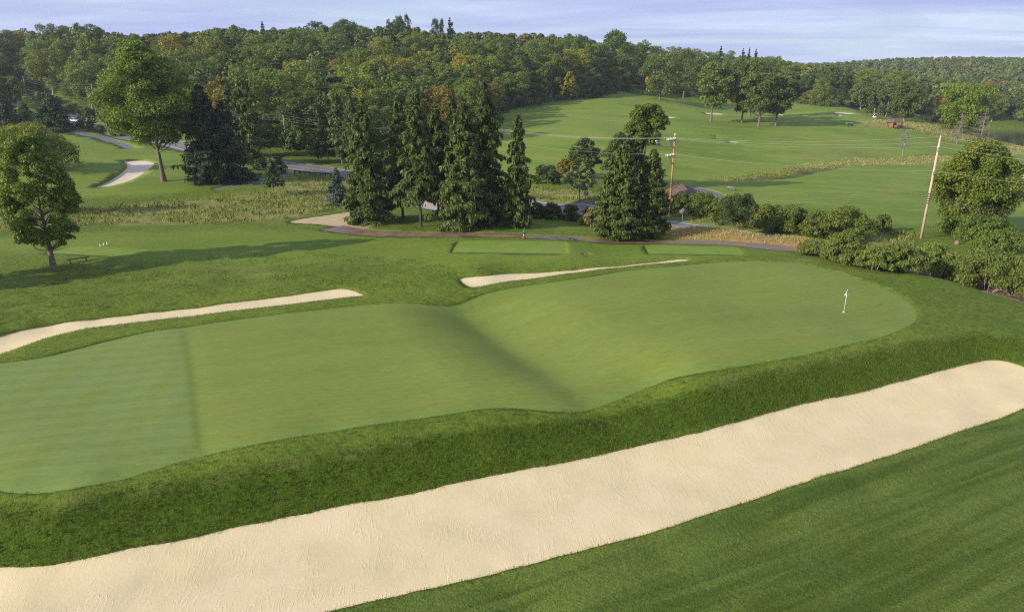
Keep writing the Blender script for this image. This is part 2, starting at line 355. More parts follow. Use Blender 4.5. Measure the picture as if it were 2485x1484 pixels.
def finish(nt, color, rough=.8, spec=.2, bump=None, bstr=.3, bdist=.05, metal=0, sheen=0):
    p = N(nt, 'ShaderNodeBsdfPrincipled')
    for k, val in (('Base Color', color), ('Roughness', rough), ('Specular IOR Level', spec), ('Metallic', metal), ('Sheen Weight', sheen)):
        if hasattr(val, 'is_linked'): nt.links.new(val, p.inputs[k])
        elif isinstance(val, (tuple, list)): p.inputs[k].default_value = rgb(val)
        else: p.inputs[k].default_value = val
    if bump is not None:
        b = N(nt, 'ShaderNodeBump'); b.inputs['Distance'].default_value = bdist
        if hasattr(bstr, 'is_linked'): nt.links.new(bstr, b.inputs['Strength'])
        else: b.inputs['Strength'].default_value = bstr
        nt.links.new(bump, b.inputs['Height']); nt.links.new(b.outputs[0], p.inputs['Normal'])
    o = N(nt, 'ShaderNodeOutputMaterial'); nt.links.new(p.outputs[0], o.inputs[0])
    return p
def add(nt, *ss):
    o = ss[0]
    for s in ss[1:]: o = math_(nt, 'ADD', o, s)
    return o
def plain(name, c, rough=.6, spec=.3, metal=0, var=.15, scale=6):
    m, nt = mat(name)
    f = noise(nt, scale, 5)
    cc = ramp(nt, f, [(.3, tuple(x * (1 - var) for x in c)), (.7, tuple(min(1, x * (1 + var)) for x in c))])
    finish(nt, cc, rough, spec, metal=metal); return m

M = {}
# rough grass of the ground sheet. attribute 'kind': r = dry meadow, g = mown fairway, b = thick dark bank
m, nt = mat('grass'); M['grass'] = m
at = N(nt, 'ShaderNodeAttribute', attribute_name='kind'); sp = N(nt, 'ShaderNodeSeparateColor'); nt.links.new(at.outputs['Color'], sp.inputs[0])
dry, fair, bank = sp.outputs[0], sp.outputs[1], sp.outputs[2]
tc = N(nt, 'ShaderNodeTexCoord').outputs['Object']
big = noise(nt, .06, 4, .6, tc); med = noise(nt, .45, 4, .6, tc); sm = noise(nt, 3.2, 5, .7, tc); fine = noise(nt, 11, 4, .75, tc)
streak = noise(nt, 1, 3, .6, tc, stretch=(.06, 1.1, 1), rot=R(-24), dist=.5)
lump = noise(nt, 1, 4, .65, tc, stretch=(.9, 2.2, 1), rot=R(-8), dist=.3)
rough_c = mix(nt, ramp(nt, big, [(.35, 0), (.65, 1)]), (.140, .198, .020), (.200, .248, .030))
rough_c = mix(nt, ramp(nt, med, [(.4, 0), (.7, .55)]), rough_c, (.078, .135, .012))
rough_c = mix(nt, ramp(nt, lump, [(.5, 0), (.72, .6)]), rough_c, (.225, .26, .032))
fair_c = mix(nt, ramp(nt, streak, [(.38, 0), (.62, 1)]), (.145, .215, .026), (.185, .242, .034))
fair_c = mix(nt, ramp(nt, noise(nt, .035, 5, .6, tc, stretch=(.6, 1.8, 1)), [(.38, .75), (.56, 0)]), fair_c, (.098, .172, .018)); fair_c = mix(nt, ramp(nt, med, [(.45, 0), (.75, .4)]), fair_c, (.24, .26, .05)); fair_c = mix(nt, ramp(nt, noise(nt, .05, 4, .6, tc, stretch=(1, 2.4, 1), rot=R(12)), [(.55, 0), (.7, .6)]), fair_c, (.26, .25, .06))
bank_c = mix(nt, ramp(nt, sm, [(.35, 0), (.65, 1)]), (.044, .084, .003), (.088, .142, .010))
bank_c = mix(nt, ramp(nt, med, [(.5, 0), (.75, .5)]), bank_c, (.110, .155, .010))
mead = noise(nt, .8, 5, .7, tc, stretch=(.5, 1.6, 1)); 
mead_c = ramp(nt, mead, [(.3, (.11, .15, .03)), (.45, (.21, .23, .06)), (.6, (.33, .30, .10)), (.78, (.42, .33, .14))])
cl = noise(nt, 1, 4, .7, tc, stretch=(1.6, 3.4, 1), rot=R(-8)); rough_c = mix(nt, ramp(nt, cl, [(.36, .8), (.5, 0)]), rough_c, (.050, .095, .012)); rough_c = mix(nt, ramp(nt, cl, [(.55, 0), (.7, .5)]), rough_c, (.20, .25, .035))
c = mix(nt, fair, rough_c, fair_c); c = mix(nt, bank, c, bank_c); c = mix(nt, dry, c, mead_c)
at2 = N(nt, 'ShaderNodeAttribute', attribute_name='kind2'); sp2 = N(nt, 'ShaderNodeSeparateColor'); nt.links.new(at2.outputs['Color'], sp2.inputs[0])
fore_c = mix(nt, ramp(nt, streak, [(.40, 0), (.60, 1)]), (.072, .112, .013), (.142, .188, .032))
fore_c = mix(nt, ramp(nt, med, [(.35, 0), (.7, .5)]), fore_c, (.100, .168, .036))
c = mix(nt, sp2.outputs[0], c, fore_c)
c = mix(nt, sp2.outputs[1], c, ramp(nt, sm, [(.3, (.33, .17, .06)), (.55, (.44, .27, .11)), (.75, (.16, .19, .05))]))
c = mix(nt, sp2.outputs[2], c, (.035, .03, .02))
c = mix(nt, math_(nt, 'MULTIPLY', ramp(nt, fine, [(.35, .9), (.62, 0)]), math_(nt, 'SUBTRACT', 1., math_(nt, 'MULTIPLY', fair, .75))), c, mix(nt, 1., c, (.42, .45, .4), 'MULTIPLY'))
c = mix(nt, ramp(nt, fine, [(.6, 0), (.85, .5)]), c, mix(nt, 1., c, (1.7, 1.6, 1.7), 'MULTIPLY'))
hgt = add(nt, math_(nt, 'MULTIPLY', sm, .9), math_(nt, 'MULTIPLY', fine, .55), math_(nt, 'MULTIPLY', lump, 1.2), math_(nt, 'MULTIPLY', cl, 1.3))
bs = math_(nt, 'SUBTRACT', .62, math_(nt, 'MULTIPLY', fair, .5))
finish(nt, c, .85, .12, hgt, bs, .16)
# putting green
m, nt = mat('green_turf'); M['green'] = m
tc = N(nt, 'ShaderNodeTexCoord').outputs['Object']
big = noise(nt, .09, 5, .6, tc); st = noise(nt, 1, 4, .6, tc, stretch=(.05, .5, 1), rot=R(-20), dist=.5); st2 = noise(nt, 1, 3, .6, tc, stretch=(.25, 1.6, 1), rot=R(-28)); fine = noise(nt, 16, 4, .7, tc)
c = mix(nt, ramp(nt, big, [(.36, 0), (.64, 1)]), (.150, .190, .033), (.180, .210, .039))
c = mix(nt, ramp(nt, st, [(.42, 0), (.70, .5)]), c, (.190, .236, .058))
c = mix(nt, ramp(nt, st2, [(.52, 0), (.72, .35)]), c, (.120, .172, .020))
at = N(nt, 'ShaderNodeAttribute', attribute_name='kind'); sp = N(nt, 'ShaderNodeSeparateColor'); nt.links.new(at.outputs['Color'], sp.inputs[0])
chk = noise(nt, 1, 1, .5, tc, stretch=(.55, .12, 1), rot=R(10)); 
c = mix(nt, math_(nt, 'MULTIPLY', sp.outputs[0], ramp(nt, chk, [(.42, .2), (.58, .7)])), c, (.160, .225, .070))
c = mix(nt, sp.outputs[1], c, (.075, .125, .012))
c = mix(nt, math_(nt, 'MULTIPLY', sp.outputs[2], .7), c, (.145, .220, .045))
gr = noise(nt, 1, 6, .8, tc, stretch=(1.3, 8, 1), rot=R(-9)); c = mix(nt, ramp(nt, gr, [(.38, .32), (.55, 0)]), c, (.078, .118, .010)); c = mix(nt, ramp(nt, gr, [(.5, 0), (.66, .24)]), c, (.25, .29, .075))
def bands(rot, sc, amp, dist):
    mp = N(nt, 'ShaderNodeMapping'); mp.inputs['Rotation'].default_value = (0, 0, R(rot)); nt.links.new(tc, mp.inputs[0]); wv = N(nt, 'ShaderNodeTexWave'); setin(wv, Scale=sc, Distortion=dist, Detail=3); nt.links.new(mp.outputs[0], wv.inputs['Vector'])
    return math_(nt, 'MULTIPLY', ramp(nt, wv.outputs['Fac'], [(.35, 0), (.65, 1)]), amp)
c = mix(nt, bands(80, .55, .10, 1.6), c, (.085, .13, .02))
c = mix(nt, math_(nt, 'MULTIPLY', sp.outputs[0], bands(-12, .16, .13, 2.5)), c, (.10, .165, .03))
c = mix(nt, math_(nt, 'MULTIPLY', sp.outputs[0], bands(76, .2, .13, 3.)), c, (.24, .30, .11))
finish(nt, c, .8, .15, fine, .12, .03)
m, nt = mat('tee_turf'); M['tee'] = m
c = mix(nt, ramp(nt, noise(nt, .5, 4), [(.35, 0), (.65, 1)]), (.135, .21, .030), (.175, .235, .036)); finish(nt, c, .8, .15, noise(nt, 15, 3), .15, .03)
# sand
m, nt = mat('sand'); M['sand'] = m
tc = N(nt, 'ShaderNodeTexCoord').outputs['Object']
big = noise(nt, .35, 5, .6, tc); s1 = noise(nt, 4.5, 6, .72, tc, dist=.6); s2 = noise(nt, 1, 3, .5, tc, stretch=(3.0, .5, 1), rot=R(-8), dist=.6); fn = noise(nt, 22, 4, .7, tc)
c = ramp(nt, big, [(.3, (.57, .475, .275)), (.5, (.635, .525, .31)), (.7, (.69, .565, .355))])
c = mix(nt, ramp(nt, fn, [(.35, .5), (.6, 0)]), c, (.50, .40, .235))
rk = ramp(nt, s2, [(.44, 0), (.48, 1), (.52, 0)])
wv = N(nt, 'ShaderNodeTexVoronoi', feature='DISTANCE_TO_EDGE'); wv.inputs['Scale'].default_value = .9; nt.links.new(tc, wv.inputs['Vector'])
msk = ramp(nt, noise(nt, .55, 3, .6, tc), [(.46, 0), (.56, 1)]); hgt = add(nt, math_(nt, 'MULTIPLY', s1, 1.1), math_(nt, 'MULTIPLY', math_(nt, 'MULTIPLY', rk, msk), .5), math_(nt, 'MULTIPLY', fn, .4), math_(nt, 'MULTIPLY', big, .3))
finish(nt, c, .9, .1, hgt, .3, .07)
M['sand_far'] = plain('pale_sand', (.62, .53, .40), .9, .1, var=.08, scale=2)
# paths, road
m, nt = mat('wet_path'); M['path'] = m
tc = N(nt, 'ShaderNodeTexCoord').outputs['Object']
f1 = noise(nt, .35, 4, .6, tc); c = mix(nt, ramp(nt, noise(nt, 5, 5, .7, tc), [(.3, 0), (.7, 1)]), (.095, .066, .045), (.185, .13, .088)); c = mix(nt, ramp(nt, f1, [(.4, 0), (.62, .8)]), c, (.23, .145, .075))
finish(nt, c, ramp(nt, f1, [(.35, .28), (.6, .75)]), .4, noise(nt, 20, 3, .6, tc), .2, .02)
m, nt = mat('asphalt'); M['road'] = m
tc = N(nt, 'ShaderNodeTexCoord').outputs['Object']
c = ramp(nt, noise(nt, .3, 6, .7, tc), [(.3, (.115, .11, .115)), (.7, (.19, .18, .18))]); finish(nt, c, .75, .3, noise(nt, 30, 3, .6, tc), .2, .02)
m, nt = mat('dark_asphalt'); M['path2'] = m
c = ramp(nt, noise(nt, .8, 6, .7), [(.3, (.10, .095, .11)), (.7, (.17, .155, .17))]); finish(nt, c, .7, .3)
m, nt = mat('gravel'); M['gravel'] = m
c = ramp(nt, noise(nt, 1.2, 8, .75), [(.3, (.22, .18, .16)), (.5, (.40, .33, .29)), (.7, (.52, .44, .38))]); finish(nt, c, .9, .1, noise(nt, 8, 5, .7), .5, .06)
m, nt = mat('straw_dirt'); M['dirt'] = m
c = ramp(nt, noise(nt, 1, 7, .75, stretch=(.6, 2.5, 1)), [(.3, (.26, .20, .10)), (.5, (.44, .35, .20)), (.7, (.56, .46, .28))]); finish(nt, c, .9, .1, noise(nt, 6, 5, .7), .5, .06)
m, nt = mat('puddle_water'); M['puddle'] = m
finish(nt, (.10, .095, .09), .06, .7)
m, nt = mat('pond_water'); M['water'] = m
finish(nt, (.030, .034, .022), .09, .6, noise(nt, .9, 4, .6, stretch=(1, 3, 1)), .12, .1)

# ------------------------------------------------------------------ vertex masks (which grass grows where)
X, Y = SV[:, 0], SV[:, 1]
def soft(poly_uv, w, x=X, y=Y, world=False, step=2.):
    P = poly_uv if world else smooth_poly(ground_hit(poly_uv), step)
    lo, hi = P.min(0) - w * 2, P.max(0) + w * 2; out = np.zeros(len(x))
    k = np.where((x > lo[0]) & (x < hi[0]) & (y > lo[1]) & (y < hi[1]))[0]
    if len(k):
        d = seg_dist(x[k], y[k], P); s = np.where(inside(x[k], y[k], P), d, -d); out[k] = sstep(s / (2 * w) + .5)
    return out
kind = np.zeros((len(SV), 4), np.float32); kind2 = np.zeros((len(SV), 4), np.float32); kind[:, 3] = kind2[:, 3] = 1
meadow = np.maximum.reduce([soft([(150, 548), (0, 560), (-200, 560), (-200, 520), (0, 515), (200, 508), (330, 497), (520, 480), (650, 466), (640, 440), (690, 428), (750, 424), (830, 433), (870, 450), (870, 500), (800, 512), (700, 530), (560, 542), (400, 545), (250, 548)], .8),
    soft([(1240, 455), (1330, 460), (1450, 470), (1560, 500), (1620, 520), (1560, 520), (1440, 500), (1370, 486), (1290, 472), (1240, 470)], 1.2),
    soft([(1625, 470), (1760, 478), (1860, 530), (1960, 560), (2100, 590), (2260, 625), (2420, 668), (2380, 640), (2200, 590), (2235, 572), (2110, 560), (1980, 565), (1860, 557), (1640, 528)], 1.2) * .7,
    soft([(1742, 434), (1800, 428), (1870, 421), (1960, 400), (2040, 394), (2160, 390), (2260, 378), (2330, 384), (2260, 396), (2150, 400), (2040, 403), (1980, 412), (1930, 421), (1860, 433), (1760, 440)], 1.5) ,
    soft([(1905, 380), (1980, 368), (2040, 362), (2100, 372), (2180, 378), (2100, 388), (1980, 386)], 2) * .38,
    soft([(2085, 296), (2140, 292), (2230, 296), (2300, 306), (2420, 330), (2380, 342), (2290, 338), (2230, 320), (2150, 312), (2100, 304)], 3),
    soft([(2400, 350), (2485, 350), (2600, 352), (2600, 382), (2485, 376), (2420, 372)], 2)])
kind[:, 0] = meadow
fairm = np.maximum.reduce([soft([(1180, 440), (1180, 262), (1300, 262), (1420, 240), (1500, 226), (1600, 236), (1700, 250), (1934, 250), (2063, 264), (2100, 280), (2200, 310), (2300, 340), (2485, 352), (2700, 360), (2700, 560), (2485, 560), (2250, 560), (2170, 545), (2000, 510), (1800, 500), (1700, 470), (1500, 440), (1300, 450)], 4),
    soft([(-200, 420), (-200, 330), (0, 335), (180, 322), (320, 350), (560, 385), (600, 430), (405, 470), (200, 480), (0, 490), (-200, 500)], 2) * .8,
    soft([(430, 640), (0, 612), (-100, 600), (0, 575), (400, 560), (800, 560), (1000, 575), (1500, 592), (1900, 612), (1700, 624), (1400, 632), (1080, 650), (900, 640)], 3) * .5])
kind[:, 1] = fairm * (1 - meadow)
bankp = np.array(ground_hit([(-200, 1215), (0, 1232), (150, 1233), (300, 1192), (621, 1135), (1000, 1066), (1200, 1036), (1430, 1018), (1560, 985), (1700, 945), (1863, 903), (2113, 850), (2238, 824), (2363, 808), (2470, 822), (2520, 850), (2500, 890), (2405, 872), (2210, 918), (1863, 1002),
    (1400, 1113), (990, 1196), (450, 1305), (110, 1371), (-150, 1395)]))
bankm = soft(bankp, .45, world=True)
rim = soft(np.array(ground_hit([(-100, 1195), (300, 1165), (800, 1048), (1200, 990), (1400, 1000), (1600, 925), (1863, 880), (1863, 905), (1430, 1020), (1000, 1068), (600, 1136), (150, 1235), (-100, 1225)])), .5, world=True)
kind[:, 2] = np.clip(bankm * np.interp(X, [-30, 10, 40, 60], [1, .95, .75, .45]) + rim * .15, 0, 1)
fore = soft([(2700, 1000), (2600, 955), (2485, 992), (2350, 1040), (2100, 1125), (1863, 1202), (1600, 1287), (1242, 1380), (795, 1486), (600, 1542), (1000, 1760), (2000, 1760), (2900, 1700)], .6)
kind2[:, 0] = fore
kind2[:, 1] = soft([(1612, 576), (1650, 551), (1700, 552), (1770, 558), (1863, 573), (1965, 583), (2010, 600), (1990, 606), (1940, 601), (1863, 594), (1740, 583)], .5, step=1)
for u0, v0, s0, a0 in ((2345, 1432, .5, .8), (2300, 1425, .3, .7), (1280, 1425, .35, .8), (1300, 1392, .25, .9), (2130, 1137, .28, .9), (2168, 1124, .22, .7), (1630, 1300, .3, .6), (1480, 1375, .4, .5), (600, 655, 1.1, .4), (640, 668, .8, .4), (550, 650, .8, .35), (2080, 660, 1.0, .45), (1960, 630, .9, .4), (950, 625, .5, .4)):
    (x0, y0), = ground_hit([(u0, v0)]); kind[:, 0] = np.maximum(kind[:, 0], a0 * np.exp(-(((X - x0) / 2.2) ** 2 + (Y - y0) ** 2) / (2 * s0 * s0)))
cpx = smooth_poly(ground_hit([(100, 1240), (300, 1205), (621, 1142), (800, 1112), (1000, 1074)]), 1, False); kind[:, 0] = np.maximum(kind[:, 0], .42 * np.exp(-(seg_dist(X, Y, cpx, False) / .22) ** 2) * (.5 + .5 * np.sin(X * 1.9)))
cpx = smooth_poly(ground_hit([(1700, 948), (1863, 906), (2113, 853), (2238, 826), (2363, 812)]), 1, False); kind[:, 0] = np.maximum(kind[:, 0], .38 * np.exp(-(seg_dist(X, Y, cpx, False) / .3) ** 2) * (.5 + .5 * np.sin(X * 1.3)))
# ditch through the far fairway and in the meadow
def along(uv, w):
    P = smooth_poly(ground_hit(uv), 2, False); return np.exp(-(seg_dist(X, Y, P, False) / w) ** 2)
DITCH = [(1620, 431), (1700, 436), (1745, 437), (1860, 432), (1930, 424), (1975, 413), (2035, 402)]
dt = along([(300, 520), (420, 516), (520, 512), (640, 505), (740, 492), (800, 480)], 1.0)
SZ -= dt * .5
d2 = along([(1745, 437), (1860, 431), (1930, 423), (1975, 412), (2035, 401)], 1.6); SZ -= d2 * 1.0
kind2[:, 2] = np.clip(d2 * .5, 0, 1)
# sand floors dish down from their outlines
drop = np.zeros(len(SV)); 
zone_z = {}
gk = np.zeros((len(SV), 4), np.float32); gk[:, 3] = 1
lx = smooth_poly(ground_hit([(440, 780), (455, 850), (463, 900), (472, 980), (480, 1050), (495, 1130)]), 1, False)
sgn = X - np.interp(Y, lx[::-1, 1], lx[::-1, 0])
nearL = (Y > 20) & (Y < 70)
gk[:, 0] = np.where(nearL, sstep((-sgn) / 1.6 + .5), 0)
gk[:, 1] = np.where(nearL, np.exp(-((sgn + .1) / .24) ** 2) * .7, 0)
GP = ZP['green']; gi = np.where((Y > 20) & (Y < 85) & (np.abs(X) < 60))[0]
gdist = np.full(len(SV), 9.); gdist[gi] = seg_dist(X[gi], Y[gi], GP); gk[:, 2] = 1 - sstep((gdist - .5) / .7)
SZ -= np.where(nearL, np.exp(-(sgn / 1.1) ** 2) * .05 * sstep((X + 40) / 10), 0)
MATZ = {'green': 'green', 'tee': 'tee', 'bunker': 'sand', 'cart': 'path', 'side': 'path2', 'hut': 'path2', 'short': 'path2', 'dirt': 'dirt', 'road': 'road', 'gravel': 'gravel', 'puddle': 'puddle'}
NAMES = {'green': 'putting_green', 'tee': 'tee_box', 'bunker': 'sand_bunker', 'cart': 'cart_path', 'side': 'side_path', 'hut': 'cart_path', 'short': 'footpath', 'dirt': 'dirt_patch', 'road': 'road', 'gravel': 'gravel_verge', 'puddle': 'puddle'}
def compact(F, Z, extra=None):
    u, inv = np.unique(F, return_inverse=True); return u, inv.reshape(F.shape)
FG = SF[tz == 0]
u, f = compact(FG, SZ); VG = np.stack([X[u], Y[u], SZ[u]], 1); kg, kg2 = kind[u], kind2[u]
lut = -np.ones(len(SV), int); lut[u] = np.arange(len(u))
def bedges(F):
    E = np.concatenate([F[:, [0, 1]], F[:, [1, 2]], F[:, [2, 0]]]); s = np.sort(E, 1); key = s[:, 0].astype(np.int64) * len(SV) + s[:, 1]
    _, idx, cnt = np.unique(key, return_index=True, return_counts=True); return E[idx[cnt == 1]], key[idx[cnt == 1]]
Eg, Kg = bedges(FG)
skV, skF, skk, skk2 = [], [], [], []; off = len(VG)
for k, (name, dep) in enumerate(ORDER):
    Fz = SF[tz == k + 1]
    if len(Fz) == 0: print('empty zone', name); continue
    key = name.split('_')[0]; uu, ff = compact(Fz, SZ)
    dd = np.full(len(uu), dep)
    if key == 'bunker':
        di = seg_dist(X[uu], Y[uu], ZP[name]); wide = di.max()
        dd = dep + (.2 if 'back' not in name else .05) * min(1, wide / 5) * sstep(di / max(1.2, wide * .8))
        if name == 'bunker_front': dd = dd
    Vz = np.stack([X[uu], Y[uu], SZ[uu] - dd], 1)
    attrs = {'kind': gk[uu]} if key == 'green' else None
    me = new_mesh(NAMES[key], Vz, ff, [M['sand_far'] if name.startswith('bunker_far') else M[MATZ[key]]], smooth=True, attrs=attrs)
    link(NAMES[key], me, kind='structure')
    Ez, Kz = bedges(Fz); hit_ = np.isin(Kg, Kz)
    for a, b in Eg[hit_]:
        ia, ib = lut[a], lut[b]; h = dep + .12
        skV += [VG[ia] - (0, 0, h), VG[ib] - (0, 0, h)]; q = off + len(skV) - 2
        skF += [(ia, q, q + 1), (ia, q + 1, ib)]; skk += [kg[ia], kg[ib]]; skk2 += [kg2[ia], kg2[ib]]
VG = np.concatenate([VG, np.array(skV)]); f = np.concatenate([f, np.array(skF)]); kg = np.concatenate([kg, skk]); kg2 = np.concatenate([kg2, skk2])
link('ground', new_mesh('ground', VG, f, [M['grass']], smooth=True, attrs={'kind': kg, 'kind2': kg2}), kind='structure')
print('ground built', round(time.time() - T0, 1))
def gz(x, y): return float(terrain([x], [y])[0])
# ------------------------------------------------------------------ vegetation
def leaf_mat(name, c1, c2, c3=None, trans=.28):
    m, nt = mat(name)
    ge = N(nt, 'ShaderNodeNewGeometry'); oi = N(nt, 'ShaderNodeObjectInfo')
    r = ge.outputs['Random Per Island']
    stops = [(0, c1), (.55, tuple((a + b) / 2 for a, b in zip(c1, c2))), (1, c2)] if c3 is None else [(0, c1), (.55, c2), (.93, c2), (1, c3)]
    c = ramp(nt, r, stops)
    tc = N(nt, 'ShaderNodeTexCoord').outputs['Object']
    c = mix(nt, ramp(nt, noise(nt, .35, 3, .5, tc), [(.4, .0), (.65, .55)]), c, mix(nt, 1., c, (1.22, 1.12, .92), 'MULTIPLY'))
    c = mix(nt, 1., c, oi.outputs['Color'], 'MULTIPLY')
    p = N(nt, 'ShaderNodeBsdfPrincipled'); nt.links.new(c, p.inputs['Base Color']); p.inputs['Roughness'].default_value = .55; p.inputs['Specular IOR Level'].default_value = .25
    t = N(nt, 'ShaderNodeBsdfTranslucent'); nt.links.new(mix(nt, 1., c, (1.2, 1.25, .5), 'MULTIPLY'), t.inputs[0])
    s = N(nt, 'ShaderNodeMixShader'); s.inputs[0].default_value = trans; nt.links.new(p.outputs[0], s.inputs[1]); nt.links.new(t.outputs[0], s.inputs[2])
    o = N(nt, 'ShaderNodeOutputMaterial'); nt.links.new(s.outputs[0], o.inputs[0])
    return m
M['leaf'] = leaf_mat('broad_leaves', (.084, .122, .022), (.170, .216, .046))
M['leaf_maple'] = leaf_mat('maple_leaves', (.080, .128, .012), (.165, .215, .026), (.25, .23, .035))
M['leaf_turn'] = leaf_mat('turning_leaves', (.080, .118, .012), (.165, .20, .026), (.42, .20, .025))
M['needle'] = leaf_mat('spruce_needles', (.055, .090, .018), (.135, .165, .038), trans=.1)
M['needle_dark'] = leaf_mat('dark_needles', (.022, .044, .016), (.052, .080, .028), trans=.08)
M['needle_blue'] = leaf_mat('blue_needles', (.055, .085, .065), (.11, .15, .12), trans=.08)
M['shrub'] = leaf_mat('shrub_leaves', (.085, .12, .018), (.165, .20, .042), (.21, .20, .06))
M['weed'] = leaf_mat('dry_grass_blades', (.19, .21, .055), (.38, .34, .12), (.48, .37, .16), trans=.25)
M['tuft'] = leaf_mat('green_grass_blades', (.085, .125, .014), (.15, .19, .028), trans=.2)
M['tuft_dark'] = leaf_mat('dark_grass_blades', (.046, .070, .004), (.110, .138, .014), trans=.15)
M['bark'] = plain('grey_bark', (.17, .135, .10), .9, .1, var=.35, scale=3)
M['bark_pale'] = plain('pale_bark', (.34, .29, .23), .9, .1, var=.3, scale=3)
M['bark_dark'] = plain('dark_bark', (.085, .062, .045), .9, .1, var=.3, scale=3)
M['twig'] = plain('bare_twigs', (.24, .20, .17), .9, .1, var=.2)

def tube(P, rad, sides=7):
    P = np.asarray(P, float); rad = np.asarray(rad, float); t = np.gradient(P, axis=0); t /= np.linalg.norm(t, axis=1)[:, None] + 1e-9
    ref = np.where(np.abs(t[:, 2:3]) > .9, np.array([[1., 0, 0]]), np.array([[0, 0, 1.]]))
    a = np.cross(t, ref); a /= np.linalg.norm(a, axis=1)[:, None]; b = np.cross(t, a)
    an = np.linspace(0, 2 * math.pi, sides, endpoint=False)
    V = (P[:, None] + rad[:, None, None] * (a[:, None] * np.cos(an)[None, :, None] + b[:, None] * np.sin(an)[None, :, None])).reshape(-1, 3)
    i = np.arange(len(P) - 1)[:, None] * sides; j = np.arange(sides)[None]; j2 = (j + 1) % sides
    F = np.stack([i + j, i + j2, i + sides + j2, i + sides + j], 2).reshape(-1, 4)
    cap = len(V); V = np.concatenate([V, P[-1:]]); top = (len(P) - 1) * sides
    F = np.concatenate([F, [(top + q, top + (q + 1) % sides, cap, cap) for q in range(sides)]]) if False else F
    return V, F
def merge(parts):
    Vs, Fs, o = [], [], 0
    for V, F in parts:
        Vs.append(V); Fs.append(F + o); o += len(V)
    return np.concatenate(Vs), np.concatenate(Fs)
def quads(C, Nn, size, asp, r, up=None):
    n = len(C); Nn = Nn / (np.linalg.norm(Nn, axis=1)[:, None] + 1e-9)
    t = r.normal(size=(n, 3)) if up is None else up
    t = t - (t * Nn).sum(1)[:, None] * Nn; t /= np.linalg.norm(t, axis=1)[:, None] + 1e-9
    b = np.cross(Nn, t); s = np.asarray(size).reshape(-1, 1) / 2; a = np.asarray(asp).reshape(-1, 1)
    V = np.stack([C - t * s, C - b * s * a + t * s * .1, C + t * s, C + b * s * a + t * s * .1], 1).reshape(-1, 3)
    return V, np.arange(4 * n).reshape(n, 4)
def unit(r, n):
    d = r.normal(size=(n, 3)); return d / np.linalg.norm(d, axis=1)[:, None]

